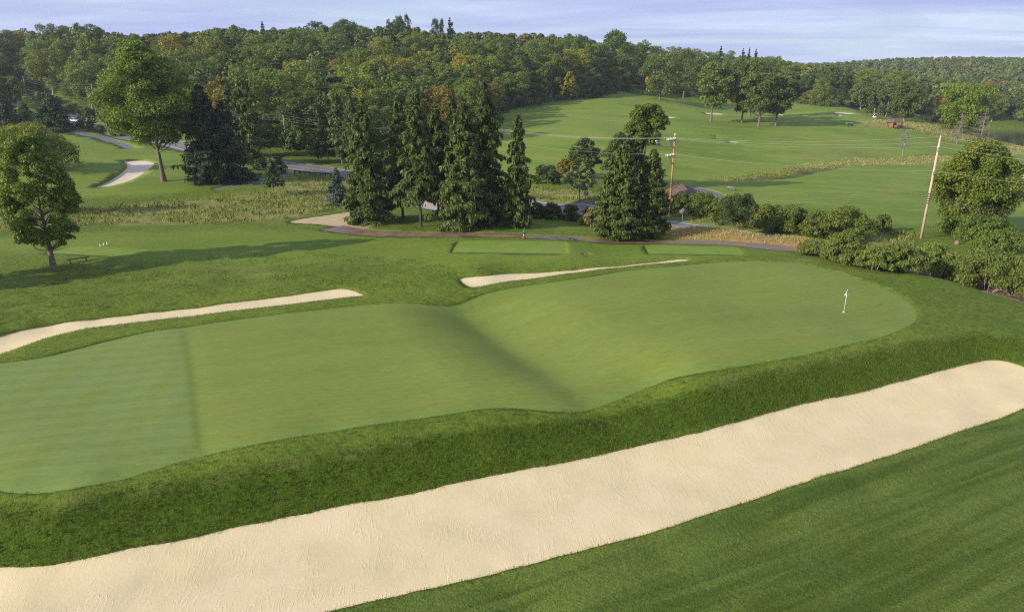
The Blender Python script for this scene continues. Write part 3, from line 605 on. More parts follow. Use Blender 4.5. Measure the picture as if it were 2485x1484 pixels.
PROF = {'round': lambda t: np.sqrt(np.clip(1 - (2 * t - 1) ** 2, 0, 1)), 'oval': lambda t: np.clip(np.sin(math.pi * np.clip(t, 0, 1) ** .72), 0, 1) ** .75,
        'vase': lambda t: np.sqrt(np.clip(1 - (1.55 * t - .85) ** 2, 0, 1)), 'dome': lambda t: np.sqrt(np.clip(1 - t ** 2.2, 0, 1)), 'upright': lambda t: np.clip(np.sin(math.pi * np.clip(t * .95 + .04, 0, 1) ** .80), 0, 1) ** .62, 'cone': lambda t: np.clip(1 - t, 0, 1) ** .8,
        'egg': lambda t: np.clip(np.sin(math.pi * np.clip(t * .92 + .08, 0, 1) ** .55), 0, 1) ** .7}
def broadleaf(seed, H, Rr, z0, prof='round', nb=40, nl=9000, ls=.35, blob=.3, trunk_r=None, limbs=10, gap=0., lean=(0, 0), tz_=.8, sides=8, squash=.8, stems=False, even=False):
    r = np.random.default_rng(seed); P = PROF[prof]; Hc = H - z0
    t = (np.arange(nb) + r.random(nb)) / nb; t = .04 + .90 * t
    az = np.arange(nb) * 2.39996 + r.normal(0, .5, nb); br = blob * Rr * r.uniform(.7, 1.25, nb) * (.55 + .45 * P(t))
    rad = np.maximum(P(t) * Rr * r.uniform(.82, 1.12, nb) - br * .85, 0) * np.where(r.random(nb) < .2, .45, 1)
    if even: rad = np.maximum(P(t) * Rr * r.uniform(.80, 1.06, nb) - br * .85, 0)
    C = np.stack([np.cos(az) * rad + lean[0] * t, np.sin(az) * rad + lean[1] * t, z0 + t * Hc], 1)
    C[:, 2] = np.minimum(C[:, 2], H - br * .75)
    wts = br ** 2; k = r.choice(nb, nl, p=wts / wts.sum()); d = unit(r, nl); d[:, 2] = np.where(d[:, 2] < -.35, -d[:, 2], d[:, 2])
    rr = br[k] * (.5 + .5 * r.random(nl) ** .45) * (1 + .25 * r.normal(size=nl) * r.random(nl)); pos = C[k] + d * rr[:, None] * (1, 1, squash)
    pos[:, 2] = np.maximum(pos[:, 2], .02 * H)
    nn = d + .75 * r.normal(size=(nl, 3)) + (0, 0, .35)
    if gap: 
        keep = r.random(nl) > gap; pos, nn = pos[keep], nn[keep]
    leaves = quads(pos, nn, ls * r.uniform(.6, 1.35, len(pos)), .62, r)
    tr = trunk_r or H * .018; parts = []
    zt = np.linspace(0, 1, 9); top = z0 + Hc * tz_ * .7
    wob = np.cumsum(r.normal(0, .012 * H / 9, (9, 2)), 0); wob[0] = 0
    TP = np.stack([wob[:, 0] + lean[0] * .4 * zt, wob[:, 1] + lean[1] * .4 * zt, zt * top], 1)
    TR = tr * (1 - .75 * zt) * (1 + .5 * np.exp(-zt * 26)); TP[0, 2] = -.4
    parts.append(tube(TP, TR, sides))
    order = np.argsort(r.random(nb))[:limbs]
    if stems:
        parts = []
        for b in order:
            c = C[b]; p0 = np.array([c[0] * .3, c[1] * .3, -.1]); mid = p0 * .4 + c * .6 + r.normal(0, .12, 3); parts.append(tube(np.array([p0, (p0 + mid) / 2 + r.normal(0, .08, 3), mid, c]), [.055, .045, .035, .015], 5))
        return leaves, merge(parts)
    for b in order:
        c = C[b]; zb = min(max(c[2] - np.hypot(c[0], c[1]) * .75, z0 * .85), top * .95); q = zb / top
        p0 = np.array([np.interp(q, zt, TP[:, 0]), np.interp(q, zt, TP[:, 1]), zb]); mid = (p0 + c) / 2 + r.normal(0, .03 * H, 3) * (1, 1, .3) + (0, 0, -.02 * H)
        pp = np.array([p0, p0 * .55 + mid * .45, mid, (mid + c) / 2, c]); rr0 = tr * (1 - .7 * q) * .5
        parts.append(tube(pp, rr0 * np.array([1, .8, .6, .42, .2]), 5))
    return leaves, merge(parts)
def conifer(seed, H, Rr, z0=.3, levels=30, per=7, nl=7000, ls=.55, p=.85, weep=.6, droop=.25, sides=6, dens=None, asp=.3, trunk_r=None, ragged=.22):
    r = np.random.default_rng(seed)
    lv = np.linspace(0, 1, levels) + r.normal(0, .25 / levels, levels); lv = np.clip(lv, 0, .995)
    t = np.repeat(lv, per); nb = len(t); az = r.random(nb) * 6.283; L = Rr * (np.clip(1 - t, 0, 1) ** p * .97 + .03) * (1 + r.normal(0, ragged, nb)) * np.interp(t, [0, .08, 1], [.8, 1, 1])
    L = np.clip(L, .12 * Rr * .3, None)
    z = z0 + t * (H - z0)
    w = L + .15; k = r.choice(nb, nl, p=w / w.sum()); s = r.random(nl) ** .6
    def curve(kk, s): return z[kk] + L[kk] * (.10 * s - droop * s * s + .12 * s ** 4)
    pos = np.stack([np.cos(az[k]) * L[k] * s, np.sin(az[k]) * L[k] * s, curve(k, s)], 1)
    out = np.stack([np.cos(az[k]), np.sin(az[k]), np.zeros(nl)], 1); side = np.stack([-out[:, 1], out[:, 0], out[:, 2]], 1)
    pos += side * (r.normal(0, .16, nl) * L[k] * (.3 + .7 * s))[:, None] * .6
    hang = r.random(nl) < weep; size = ls * r.uniform(.5, 1.4, nl)
    up = np.where(hang[:, None], np.stack([r.normal(0, .22, nl), r.normal(0, .22, nl), -np.ones(nl)], 1), out + side * r.normal(0, .6, nl)[:, None] + np.array([0, 0, 1]) * r.normal(-.1, .2, nl)[:, None])
    nn = np.where(hang[:, None], out * .8 + side * r.normal(0, .8, nl)[:, None], np.array([0, 0, 1.]) + out * .3 + r.normal(0, .45, (nl, 3)))
    pos[:, 2] -= np.where(hang, size * .45, 0); pos[:, 2] = np.maximum(pos[:, 2], .05)
    leaves = quads(pos, nn, size, asp * np.where(hang, 1, 1.5), r, up)
    # leader
    parts = []; tr = trunk_r or H * .013; zt = np.linspace(0, 1, 8)
    parts.append(tube(np.stack([r.normal(0, .01, 8) * H * zt, r.normal(0, .004, 8) * H, zt * H * .97 - .3 * (1 - zt)], 1), tr * (1 - .93 * zt) + .01, sides))
    for b in range(0, nb, max(1, nb // 60)):
        ss = np.linspace(0, .9, 4); pp = np.stack([np.cos(az[b]) * L[b] * ss, np.sin(az[b]) * L[b] * ss, z[b] + L[b] * (.10 * ss - droop * ss * ss)], 1)
        parts.append(tube(pp, tr * .22 * (1 - .8 * ss) * (1.1 - t[b]) + .006, 4))
    return leaves, merge(parts)
def bare(seed, H, Rr, z0, n=40, tr=None, conical=False, sub=5):
    r = np.random.default_rng(seed); tr = tr or H * .016; parts = []; zt = np.linspace(0, 1, 8)
    TP = np.stack([r.normal(0, .006, 8) * H, r.normal(0, .006, 8) * H, zt * H], 1); TP[0, 2] = -.3; parts.append(tube(TP, tr * (1 - .9 * zt) + .01, 6))
    for i in range(n):
        t = r.random(); z = z0 + (H - z0) * t; a = r.random() * 6.283; L = Rr * ((1 - t) ** .7 if conical else (1 - .5 * t)) * r.uniform(.6, 1.1); e = .15 if conical else .9
        ss = np.linspace(0, 1, 5); pp = np.stack([np.cos(a) * L * ss, np.sin(a) * L * ss, z + L * e * ss + r.normal(0, .03 * L, 5)], 1); parts.append(tube(pp, tr * .3 * (1 - .85 * ss) + .012, 4))
        for j in range(sub):
            q = r.uniform(.3, 1); b0 = pp[int(q * 4)]; dd = unit(r, 1)[0] * L * .35 + (0, 0, L * .1); parts.append(tube(np.array([b0, b0 + dd * .5, b0 + dd]), [.02, .014, .008], 3))
    return merge(parts)

def tree(name, x, y, crown, trunk, leafm, barkm, label, cat='tree', group=None, color=(1, 1, 1, 1), z=None, crown_name='crown', trunk_name='trunk', rot=0):
    e = bpy.data.objects.new(name, None); col.objects.link(e); e.empty_display_size = .5
    e.location = (x, y, (gz(x, y) if z is None else z) - .02); e.rotation_euler.z = rot; e['label'] = label; e['category'] = cat
    if group: e['group'] = group
    if trunk is not None: link(trunk_name, new_mesh(trunk_name, *trunk, mats=[M[barkm]], smooth=True), e)
    if crown is not None:
        c = link(crown_name, new_mesh(crown_name, *crown, mats=[M[leafm]]), e); c.color = color
    return e

def size_at(x, y, z, vtop, wpx):
    """height to reach image row vtop, and radius for a width in pixels, at this spot"""
    d = rays([(CU, vtop)])[0]; H = CAM_H + d[2] / d[1] * y - z
    dep = np.array([x, y, z + H * .5 - CAM_H]) @ FWD
    return H, wpx / FPX * dep / 2
def px_spot(u, v=None, Yd=None):
    if v is not None: return spot(u, v)
    x = (u - CU) / FPX * (Yd * FWD[1] + 10 * .3); return x, Yd, gz(x, Yd)
# kind, u, (v base | -distance), v top, width px, crown bottom px, options, name, label
def plant(kind_, u, vb, vt, wpx, label, name='tree', cat='tree', vc=None, group=None, leafm=None, barkm='bark', color=(1, 1, 1, 1), seed=None, **kw):
    x, y, z = px_spot(u, v=vb) if vb > 0 else px_spot(u, Yd=-vb)
    H, Rr = size_at(x, y, z, vt, wpx); seed = seed or int(u * 7 + vt)
    z0 = .18 * H
    if vc is not None: z0 = max(.1, H * (1 - (vc - vt) / max(1., project((x, y, z))[1][0] - vt)))
    if kind_ == 'b': cr, tk = broadleaf(seed, H, Rr, z0, **kw); lm = leafm or 'leaf'
    elif kind_ == 'c': cr, tk = conifer(seed, H, Rr, kw.pop('z0', z0 if vc else .3), **kw); lm = leafm or 'needle'
    elif kind_ == 's': cr, tk = broadleaf(seed, H, Rr, kw.pop('z0', .02 * H), prof=kw.pop('prof', 'dome'), limbs=kw.pop('limbs', 8), trunk_r=.06, tz_=.3, stems=True, **kw); lm = leafm or 'shrub'
    elif kind_ == 'd': cr, tk = None, bare(seed, H, Rr, z0, **kw); lm = None
    if kind_ == 's': return tree(name, x, y, cr, tk, lm, barkm, label, cat, group, color, crown_name='foliage', trunk_name='stem')
    return tree(name, x, y, cr, tk, lm, barkm, label, cat, group, color)

# --- specimen trees in the near and middle ground
plant('b', 130, 651, 318, 174, 'golden green maple with a thick grey trunk beside the black bench', 'maple_tree', vc=600, leafm='leaf_maple', color=(.95, 1.02, .9, 1), prof='upright', nb=130, nl=40000, ls=.27, blob=.21, limbs=36, trunk_r=.29, even=True)
plant('b', 62, -150, 300, 205, 'yellow green broad crown rising behind the maple by the bench', 'broadleaf_tree', vc=425, leafm='leaf_maple', color=(1.25, 1.1, .8, 1), prof='dome', nb=40, nl=12000, ls=.5, blob=.3)
plant('b', 398, 440, 98, 238, 'tallest broadleaf tree, bright green, with a pale trunk right of the far left bunker', 'oak_tree', vc=352, prof='oval', nb=110, nl=60000, ls=.44, blob=.25, limbs=34, trunk_r=.46, barkm='bark', leafm='leaf_maple', color=(1.0, 1.08, .9, 1), lean=(-2.0, 0))
plant('c', 512, 442, 205, 120, 'very dark broad spruce touching the ground right of the tallest broadleaf tree', 'dark_spruce', leafm='needle_dark', nl=15000, ls=.9, per=9, levels=34, weep=.35, p=.6, asp=.3)
plant('c', 560, 440, 245, 105, 'dark spruce with a low skirt, right half of the black green pair', 'dark_spruce', leafm='needle_dark', nl=12000, ls=.9, per=9, levels=30, weep=.35, p=.55, asp=.3)
SPR = [(897, 540, 238, 105, 'leftmost tall weeping spruce of the central clump', 1, 'needle'), (978, 528, 232, 95, 'pale green tall spruce second from left in the central clump', 1.1, 'needle'),
       (1022, 550, 222, 110, 'thin tall spruce with bare leaning trunk in the middle of the central clump', .95, 'needle'), (1065, 535, 250, 100, 'spruce with brown twigs behind the leaning trunk of the central clump', .9, 'needle'),
       (1128, 552, 248, 125, 'widest weeping spruce of the central clump reaching down to the grass', 1, 'needle'), (1178, 536, 196, 130, 'tallest dark spruce at the right of the central clump', .78, 'needle'),
       (1256, 550, 278, 66, 'slim weeping spruce standing a little apart right of the central clump', .95, 'needle'), (1100, -112, 215, 90, 'dark spruce top showing behind the widest spruce of the central clump', .7, 'needle')]
for i, (u, vb, vt, w, lab, g, lm) in enumerate(SPR):
    plant('c', u, vb, vt, w * (1.05, .92, 1.0, .9, 1.1, 1.0, 1.1, .75)[i], lab, 'weeping_spruce', group='spruces of the central clump', leafm=lm, color=(g, g, g, 1), nl=(32000, 20000, 17000, 13000, 32000, 26000, 18000, 10000)[i], ls=.62, per=8, levels=42, weep=.72, p=.62, droop=.45, asp=.26, vc=(vb if vb > 0 else 540) - (75 if i in (2, 3) else 45 if i == 1 else 6), barkm='bark_dark', ragged=.27, trunk_r=.2)
plant('d', 882, -150, 224, 46, 'leafless grey spruce top above the central clump', 'dead_tree', 'dead tree', barkm='twig', vc=380, conical=True, n=60)
plant('c', 1502, 577, 350, 120, 'left one of the two dense cone shaped evergreens by the orange pole', 'arborvitae', group='dense cone evergreens beside the cart path', nl=42000, ls=.40, per=7, levels=100, weep=.6, p=.58, droop=.08, ragged=.2, asp=.38, barkm='bark_dark')
plant('c', 1574, 575, 362, 90, 'right one of the two dense cone shaped evergreens, nearest the orange pole', 'arborvitae', group='dense cone evergreens beside the cart path', nl=40000, ls=.40, per=7, levels=100, weep=.6, p=.58, droop=.08, ragged=.2, asp=.38, barkm='bark_dark')
plant('b', 1569, -140, 252, 98, 'round leafy tree rising behind the two dense cone evergreens', 'oak_tree', vc=352, prof='round', nb=60, nl=16000, ls=.45, blob=.3, leafm='leaf_maple', color=(.8, .85, .9, 1))
plant('b', 1420, -150, 333, 84, 'dark round tree behind the small grey green tree', 'dark_tree', vc=450, prof='oval', nb=36, nl=9000, ls=.5, color=(.62, .68, .8, 1))
plant('b', 1520, -142, 322, 118, 'dark spreading tree left of the round leafy tree behind the cone evergreens', 'dark_tree', vc=455, prof='round', nb=40, nl=12000, ls=.5, color=(.6, .66, .75, 1))
plant('s', 1378, -148, 385, 60, 'orange brown shrub behind the small grey green tree', 'tall_shrub', 'shrub', leafm='leaf_turn', nb=25, nl=4500, ls=.4, color=(1.3, .95, .8, 1))
plant('b', 1406, 488, 381, 76, 'small grey green rounded tree on the slope left of the cone evergreens', 'young_tree', vc=462, prof='egg', nb=45, nl=15000, ls=.26, blob=.25, color=(2.0, 1.75, 3.2, 1), trunk_r=.1)
plant('c', 665, 475, 386, 48, 'small thin spruce standing alone in the meadow', 'small_spruce', nl=4500, ls=.5, per=7, levels=26, weep=.3, p=.7, vc=448, leafm='needle', color=(.8, .9, 1, 1))
plant('c', 822, 500, 408, 58, 'blue grey spruce beside the guard rail at the edge of the central clump', 'blue_spruce', nl=8000, ls=.42, per=8, levels=26, weep=.1, p=.75, leafm='needle_blue', asp=.3)
plant('s', 632, 412, 385, 38, 'dark round bush at the far road edge left of the small thin spruce', 'bush', 'bush', nb=16, nl=2500, ls=.45, leafm='leaf', color=(.6, .7, .8, 1))
plant('s', 668, -158, 372, 44, 'dark bush behind the small thin spruce', 'bush', 'bush', nb=16, nl=2500, ls=.45, leafm='leaf', color=(.7, .8, .8, 1))
# left, around the upper road
plant('c', 135, 318, 228, 88, 'wide dark spruce by the bend of the upper road', 'dark_spruce', leafm='needle_dark', nl=9000, ls=1., levels=26, weep=.3, p=.6, color=(1.5, 1.45, 1.3, 1))
plant('c', 18, 305, 218, 60, 'dark spruce at the left edge of the picture below the upper road', 'dark_spruce', leafm='needle_dark', nl=7000, ls=1., levels=26, weep=.3, p=.6, color=(1.7, 1.5, 1.3, 1))
plant('c', 66, 302, 248, 40, 'thin see-through spruce between two dark spruces on the left', 'small_spruce', leafm='needle', nl=2500, ls=.8, levels=20, weep=.3, p=.7, vc=290)
plant('b', 20, -262, 186, 90, 'olive tree above the left edge spruce beside the upper road', 'roadside_tree', prof='round', nb=24, nl=4500, ls=.9, color=(1.25, 1.05, .8, 1))
HEDGE = [(198, 312, 291, 26, 'first clipped dark hedge bush by the path bend on the left'), (222, 316, 293, 30, 'second clipped dark hedge bush by the path bend'), (246, 320, 304, 26, 'lowest clipped hedge bush by the path bend'), (290, 330, 308, 36, 'clipped bush right of the road gap beside the tallest broadleaf tree')]
for u, vb, vt, w, lab in HEDGE: plant('s', u, vb, vt, w, lab, 'hedge_bush', 'hedge', group='clipped bushes along the upper road', nb=14, nl=1800, ls=.6, leafm='leaf', color=(.75, .7, .7, 1))
# road side row between the big oak and the central clump
ROW = [('b', 722, -205, 244, 76, 'rounded olive tree behind the pole left of the central clump', (1.1, 1.05, .9, 1), 'leaf'), ('c', 598, -172, 182, 80, 'pale green ragged spruce right of the dark pair', (1.15, 1.1, 1, 1), 'needle'), ('c', 560, -182, 205, 60, 'second pale spruce top above the dark pair', (1.05, 1, 1, 1), 'needle'),
       ('b', 655, 372, 300, 80, 'low leafy tree on the road bank below the power line', (.85, .95, .9, 1), 'leaf'), ('b', 715, 378, 318, 70, 'bushy low tree at the foot of the pole beside the road', (.85, .95, .85, 1), 'leaf'),
       ('c', 788, -182, 226, 52, 'tall thin spruce with bare trunk above the road, leftmost of three', (1.1, 1.05, 1, 1), 'needle'), ('c', 822, -178, 218, 50, 'tall thin spruce with bare trunk above the road, middle of three', (1.05, 1, 1, 1), 'needle'), ('c', 858, -172, 232, 56, 'tall thin spruce with bare trunk above the road, rightmost of three', (.95, .95, 1, 1), 'needle'),
       ('b', 765, -178, 330, 46, 'dark low tree under the thin spruces beside the road', (.6, .7, .7, 1), 'leaf'), ('b', 840, -176, 345, 56, 'dark low tree between road and thin spruces', (.6, .7, .7, 1), 'leaf')]
for kd, u, vb, vt, w, lab, g, lm in ROW:
    if kd == 'b': plant('b', u, vb, vt, w, lab, 'roadside_tree', leafm=lm, color=g, prof='round', nb=26, nl=6000, ls=.6, group='trees along the road')
    elif u < 700: plant('c', u, vb, vt, w, lab, 'roadside_spruce', leafm=lm, color=g, nl=13000, ls=.8, levels=34, per=8, weep=.6, p=.5, droop=.35, ragged=.3, group='trees along the road', barkm='bark_dark')
    else: plant('c', u, vb, vt, w, lab, 'thin_spruce', leafm=lm, color=g, nl=5500, ls=.8, levels=34, per=6, weep=.6, p=.3, droop=.35, ragged=.45, group='trees along the road', vc=vt + 125, barkm='bark_pale', trunk_r=.16)
# the far fairway group
GOLF = [(1601, 243, 128, 98, 232, 'leftmost far fairway tree with an orange leaf patch', 1, True), (1658, 240, 118, 92, 215, 'second far fairway tree, taller, with a thick trunk', .92, False), (1725, 297, 152, 86, 262, 'olive far fairway tree nearest the long far bunker', 1.1, False), (1800, 298, 150, 84, 276, 'far fairway tree in the middle of the close group, with orange tuft', .85, True),
        (1819, 283, 138, 62, 262, 'far fairway tree tucked behind the close group', .95, False), (1841, 307, 176, 92, 276, 'nearest tree of the close far fairway group, forked trunk', .9, True), (1882, 306, 184, 84, 280, 'rightmost dark tree of the close far fairway group', .72, False)]
for u, vb, vt, w, vc, lab, g, orange in GOLF:
    e = plant('b', u, vb, vt, w * 1.05, lab, 'shade_tree', vc=vc, leafm='leaf', color=(g, g, g, 1), prof='vase' if w > 85 else 'round', nb=42, nl=9000, ls=.75, blob=.3, limbs=14, group='shade trees on the far fairway', barkm='bark', trunk_r=.42)
    if orange:
        x, y, z = e.location; H, Rr = size_at(x, y, z, vt, w); r = np.random.default_rng(int(u)); d = unit(r, 160); c0 = np.array([-Rr * .72 if u != 1841 else -Rr * .1, -Rr * .3, H * (.42 if u != 1841 else .5)])
        link('orange_leaf_patch', new_mesh('orange_leaf_patch', *quads(c0 + d * (1.0, 1.0, 1.9), d + r.normal(0, .6, (160, 3)), .8, .7, r), mats=[M['leaf_turn']]), e, label='cluster of orange autumn leaves').color = (3.2, 1.7, .4, 1)
plant('b', 1382, 241, 172, 52, 'golden yellow tree at the wood edge above the far fairway', 'wood_edge_tree', vc=238, prof='egg', nb=24, nl=3500, ls=.8, leafm='leaf_maple', color=(1.7, 1.2, .6, 1))
plant('b', 1441, 238, 163, 52, 'dark conifer-like tree right of the golden one at the wood edge', 'wood_edge_tree', vc=236, prof='oval', nb=24, nl=3500, ls=.8, color=(.6, .75, .7, 1))
plant('s', 1526, 222, 196, 28, 'small reddish round shrub on the hilltop lawn', 'round_shrub', 'shrub', nb=14, nl=1400, ls=.6, leafm='leaf_turn', color=(1.1, .62, .7, 1))
# right side specimen trees
plant('b', 2346, 557, 336, 196, 'big orange tinged maple right of the leaning looking pale pole', 'maple_tree', vc=545, leafm='leaf_turn', prof='upright', nb=150, nl=56000, ls=.32, blob=.23, even=True, limbs=18, trunk_r=.35, color=(.92, 1.02, .95, 1))
plant('b', 2326, 322, 205, 126, 'bright green and yellow tree above the top of the pale pole', 'broadleaf_tree', vc=315, leafm='leaf_maple', prof='vase', nb=45, nl=13000, ls=.75, blob=.3, color=(1.0, 1.1, .7, 1), trunk_r=.5)
plant('d', 2190, 380, 296, 48, 'sparse grey dying tree standing alone on the right fairway', 'dead_tree', 'dead tree', barkm='twig', vc=362, conical=True, n=60, sub=8)
plant('d', 2322, 350, 276, 62, 'leafless tree left of two in front of the pond', 'dead_tree', 'dead tree', barkm='twig', vc=346, conical=True, n=60, sub=8)
plant('d', 2378, 346, 266, 74, 'leafless tree right of two in front of the pond', 'dead_tree', 'dead tree', barkm='twig', vc=342, conical=True, n=60, sub=8)
for u, vb, vt, w, vc, lab, g in [(2088, 265, 196, 56, 258, 'tree with slanting bare trunk at the end of the wood left of the far cart', 1.05), (2122, 274, 198, 62, 262, 'dark tree above the distant golf cart', .8), (2194, 294, 206, 80, 286, 'dark round tree right behind the small open shelter', .75), (2150, 283, 200, 60, 276, 'tree between the distant cart and the small open shelter', .85)]:
    plant('b', u, vb, vt, w, lab, 'wood_edge_tree', vc=vc, color=(g, g, g, 1), prof='round', nb=36, nl=6500, ls=.85, limbs=10, barkm='bark_pale', trunk_r=.4)
# shrubs along the road, right
SH = [(1655, 515, 470, 66, 'grey green shrub behind the foot of the orange pole', 'leaf', (1, 1, 1, 1)), (1702, 520, 468, 92, 'broad green shrub in front of the shingled hut', 'leaf', (1.15, 1.1, 1, 1)), (1745, 528, 478, 56, 'yellow green shrub left of the dark rounded shrub', 'shrub', (1, 1, .8, 1)),
      (1788, 548, 471, 112, 'large dark rounded shrub beside the road', 'leaf', (.55, .62, .7, 1)), (1862, 556, 497, 92, 'yellowish shrub right of the dark rounded shrub', 'shrub', (1, .95, .8, 1)), (1920, 563, 500, 88, 'leafy shrub behind the road left of the tallest shrub', 'shrub', (.9, .92, .8, 1)),
      (1985, 574, 512, 80, 'shrub between the road and the tallest right shrub', 'shrub', (.9, .95, .85, 1)), (2050, 582, 502, 118, 'tallest rounded shrub beyond the road right of centre', 'shrub', (.95, .98, .85, 1)), (2138, 562, 519, 48, 'small shrub at the right end of the far shrub row', 'leaf', (1.05, 1, .9, 1))]
for u, vb, vt, w, lab, lm, g in SH: plant('s', u, vb, vt, w * 1.06, lab, 'shrub', 'shrub', leafm=lm, color=g, nb=40, nl=int(80 * w), ls=.26, blob=.26, group='shrubs beyond the road', squash=.9)
SH2 = [(1985, 621, 572, 74, 'first thin stemmed shrub where the cart path disappears'), (2050, 635, 566, 96, 'leggy shrub overhanging the cart path behind the green'), (2118, 648, 580, 80, 'shrub with reddish twigs beside the shaded path'), (2180, 658, 577, 104, 'bushy shrub above the bare stems right of the reddish twigs'),
       (2252, 668, 583, 92, 'shrub with many bare crooked stems'), (2300, 676, 600, 66, 'small leggy shrub left of the big corner shrub'), (2395, 700, 605, 140, 'big light green shrub by the rock near the right edge'), (2475, 712, 612, 110, 'shrub cut by the right edge above the grass bank'), (2018, 622, 590, 52, 'low shrub filling the gap between the two leftmost leggy shrubs'), (2085, 640, 602, 56, 'low shrub at the foot of the shrub with reddish twigs'),
       (2150, 652, 607, 60, 'low bushy shrub before the bushy shrub with bare stems'), (2345, 688, 622, 70, 'ragged low shrub between the crooked stems and the corner shrub')]
for u, vb, vt, w, lab in SH2: g_ = 1.0 + .35 * ((u * 7) % 5) / 4; plant('s', u, vb + 4 - (u % 3) * 3, vt + (u * 13 % 27) - 2, w * (1.2 + .3 * (u % 2)), lab, 'leggy_shrub', 'shrub', leafm='shrub', color=(g_, g_ * 1.03, g_ * .95, 1), nb=50, nl=int(125 * w), ls=.22, blob=.22, z0=.35, prof='dome', limbs=18, group='leggy shrubs between cart path and road', barkm='bark_pale', squash=.85)
plant('s', 2405, -98, 522, 170, 'wide dense bush under the orange tinged maple', 'bush', 'bush', leafm='shrub', color=(.85, 1, .8, 1), nb=60, nl=15000, ls=.28, blob=.22)
plant('s', 2480, -92, 560, 130, 'bush at the right edge below the orange tinged maple', 'bush', 'bush', leafm='shrub', color=(.85, 1, .8, 1), nb=50, nl=9000, ls=.28, blob=.22)
for u, vb, vt, w, lab, g in [(1300, 528, 490, 52, 'dark low bush right of the slim spruce', .6), (1340, 530, 492, 56, 'dark low bush between road and path', .62), (1385, 535, 497, 60, 'brownish dark low bush left of the tan bush', .7)]:
    plant('s', u, vb, vt, w, lab, 'low_bush', 'bush', leafm='leaf', color=(g * 1.1, g, g, 1), nb=20, nl=3800, ls=.25, group='dark low bushes before the road')
plant('s', 1436, 548, 500, 66, 'tan yellowish bush against the left cone evergreen', 'low_bush', 'bush', leafm='weed', color=(.62, .62, .6, 1), nb=24, nl=5500, ls=.28)
plant('s', 1330, -140, 400, 70, 'dark thicket bush behind the wires right of the slim spruce', 'bush', 'bush', leafm='leaf', color=(.6, .7, .7, 1), nb=24, nl=3500, ls=.45)
# trees left of the frame whose shadows cross the lawn
for x, y, H, lab in ((-66, 63, 13, 'tree just left of the frame shading the near lawn'), (-92, 104, 15, 'tree left of the frame shading the meadow')):
    cr, tk = broadleaf(int(H * 9), H, H * .33, H * .2, prof='egg', nb=40, nl=9000, ls=.45); tree('broadleaf_tree', x, y, cr, tk, 'leaf_maple', 'bark', lab)
print('specimens', round(time.time() - T0, 1))
# ------------------------------------------------------------------ woods: prototypes, individuals, and the mass behind them
mt, ntt = mat('mass_leaves'); M['mass'] = mt
a_ = N(ntt, 'ShaderNodeAttribute', attribute_name='tint'); ge = N(ntt, 'ShaderNodeNewGeometry')
c_ = mix(ntt, 1., a_.outputs['Color'], ramp(ntt, ge.outputs['Random Per Island'], [(0, .7), (1, 1.35)]), 'MULTIPLY')
p_ = finish(ntt, c_, .6, .2)
def both(leaves, trunk):
    V = np.concatenate([leaves[0], trunk[0]]); F = np.concatenate([leaves[1], trunk[1] + len(leaves[0])]); return V, F, np.r_[np.zeros(len(leaves[1])), np.ones(len(trunk[1]))]
PROTO = []
for i in range(14):
    prof = ['round', 'oval', 'vase', 'dome', 'egg'][i % 5]; H = 20; rr = [7.4, 6.2, 7.6, 7.8, 6.2][i % 5]
    V, F, mi = both(*broadleaf(500 + i, H, rr, [3.5, 2.5, 5, 2, 2.5][i % 5], prof=prof, nb=60, nl=9500, ls=.56, blob=.25, limbs=9, sides=6, gap=.03, squash=.85))
    PROTO.append(('b', new_mesh('woodland_tree', V, F, [M['leaf'], M['bark_pale']], mi)))
for i in range(5):
    V, F, mi = both(*conifer(600 + i, 22, [5.2, 4.4, 6.0, 4.0, 5.5][i], z0=4, levels=[13, 18, 11, 20, 12][i], per=6, nl=6500, ls=1.05, p=[.55, .8, .45, .9, .5][i], weep=.12, droop=.12, ragged=.3, asp=.4))
    PROTO.append(('c', new_mesh('pine_tree', V, F, [M['needle'], M['bark_dark']], mi)))
print('protos', round(time.time() - T0, 1))
front = ground_hit([(-330, 262), (-100, 252), (10, 206), (40, 200), (70, 218), (112, 252), (180, 276), (300, 298), (450, 322), (560, 345), (700, 356), (850, 380), (950, 384), (1080, 355), (1180, 300), (1240, 262), (1300, 254), (1380, 241), (1440, 236), (1480, 226), (1512, 218), (1560, 214), (1640, 226), (1700, 238), (1800, 240), (1934, 246), (2000, 258), (2063, 261), (2110, 272), (2180, 286), (2260, 294)])
REG = np.concatenate([front, [(300, 470), (360, 700), (200, 620), (60, 520), (-60, 480), (-260, 470), (-480, 460), (-480, 260)]])
r = np.random.default_rng(21)
def jitter(lo, hi, s):
    gx, gy = np.meshgrid(np.arange(lo[0], hi[0], s), np.arange(lo[1], hi[1], s * .9)); gx = gx + (np.arange(gy.shape[0])[:, None] % 2) * s / 2
    P = np.stack([gx.ravel(), gy.ravel()], 1); return P + r.uniform(-.32, .32, P.shape) * s
C1 = jitter(REG.min(0), REG.max(0), 12.0); C1 = C1[inside(C1[:, 0], C1[:, 1], REG)]
C1 = C1[seg_dist(C1[:, 0], C1[:, 1], (road_far[:8] + road_near[:8]) / 2, False) > 9]
REG2 = np.array([(262, 440), (330, 415), (430, 440), (800, 700), (1150, 1150), (560, 1080), (330, 1080), (250, 900), (250, 600)])
C2 = jitter(REG2.min(0), REG2.max(0), 13.5); C2 = C2[inside(C2[:, 0], C2[:, 1], REG2)]
CC = np.concatenate([C1, C2]); z = terrain(CC[:, 0], CC[:, 1]); 
u_, v_, dep = project(np.c_[CC, z + 12]); ok = (u_ > -260) & (u_ < 2760) & (dep > 0); CC, z, u_, v_, dep = CC[ok], z[ok], u_[ok], v_[ok], dep[ok]
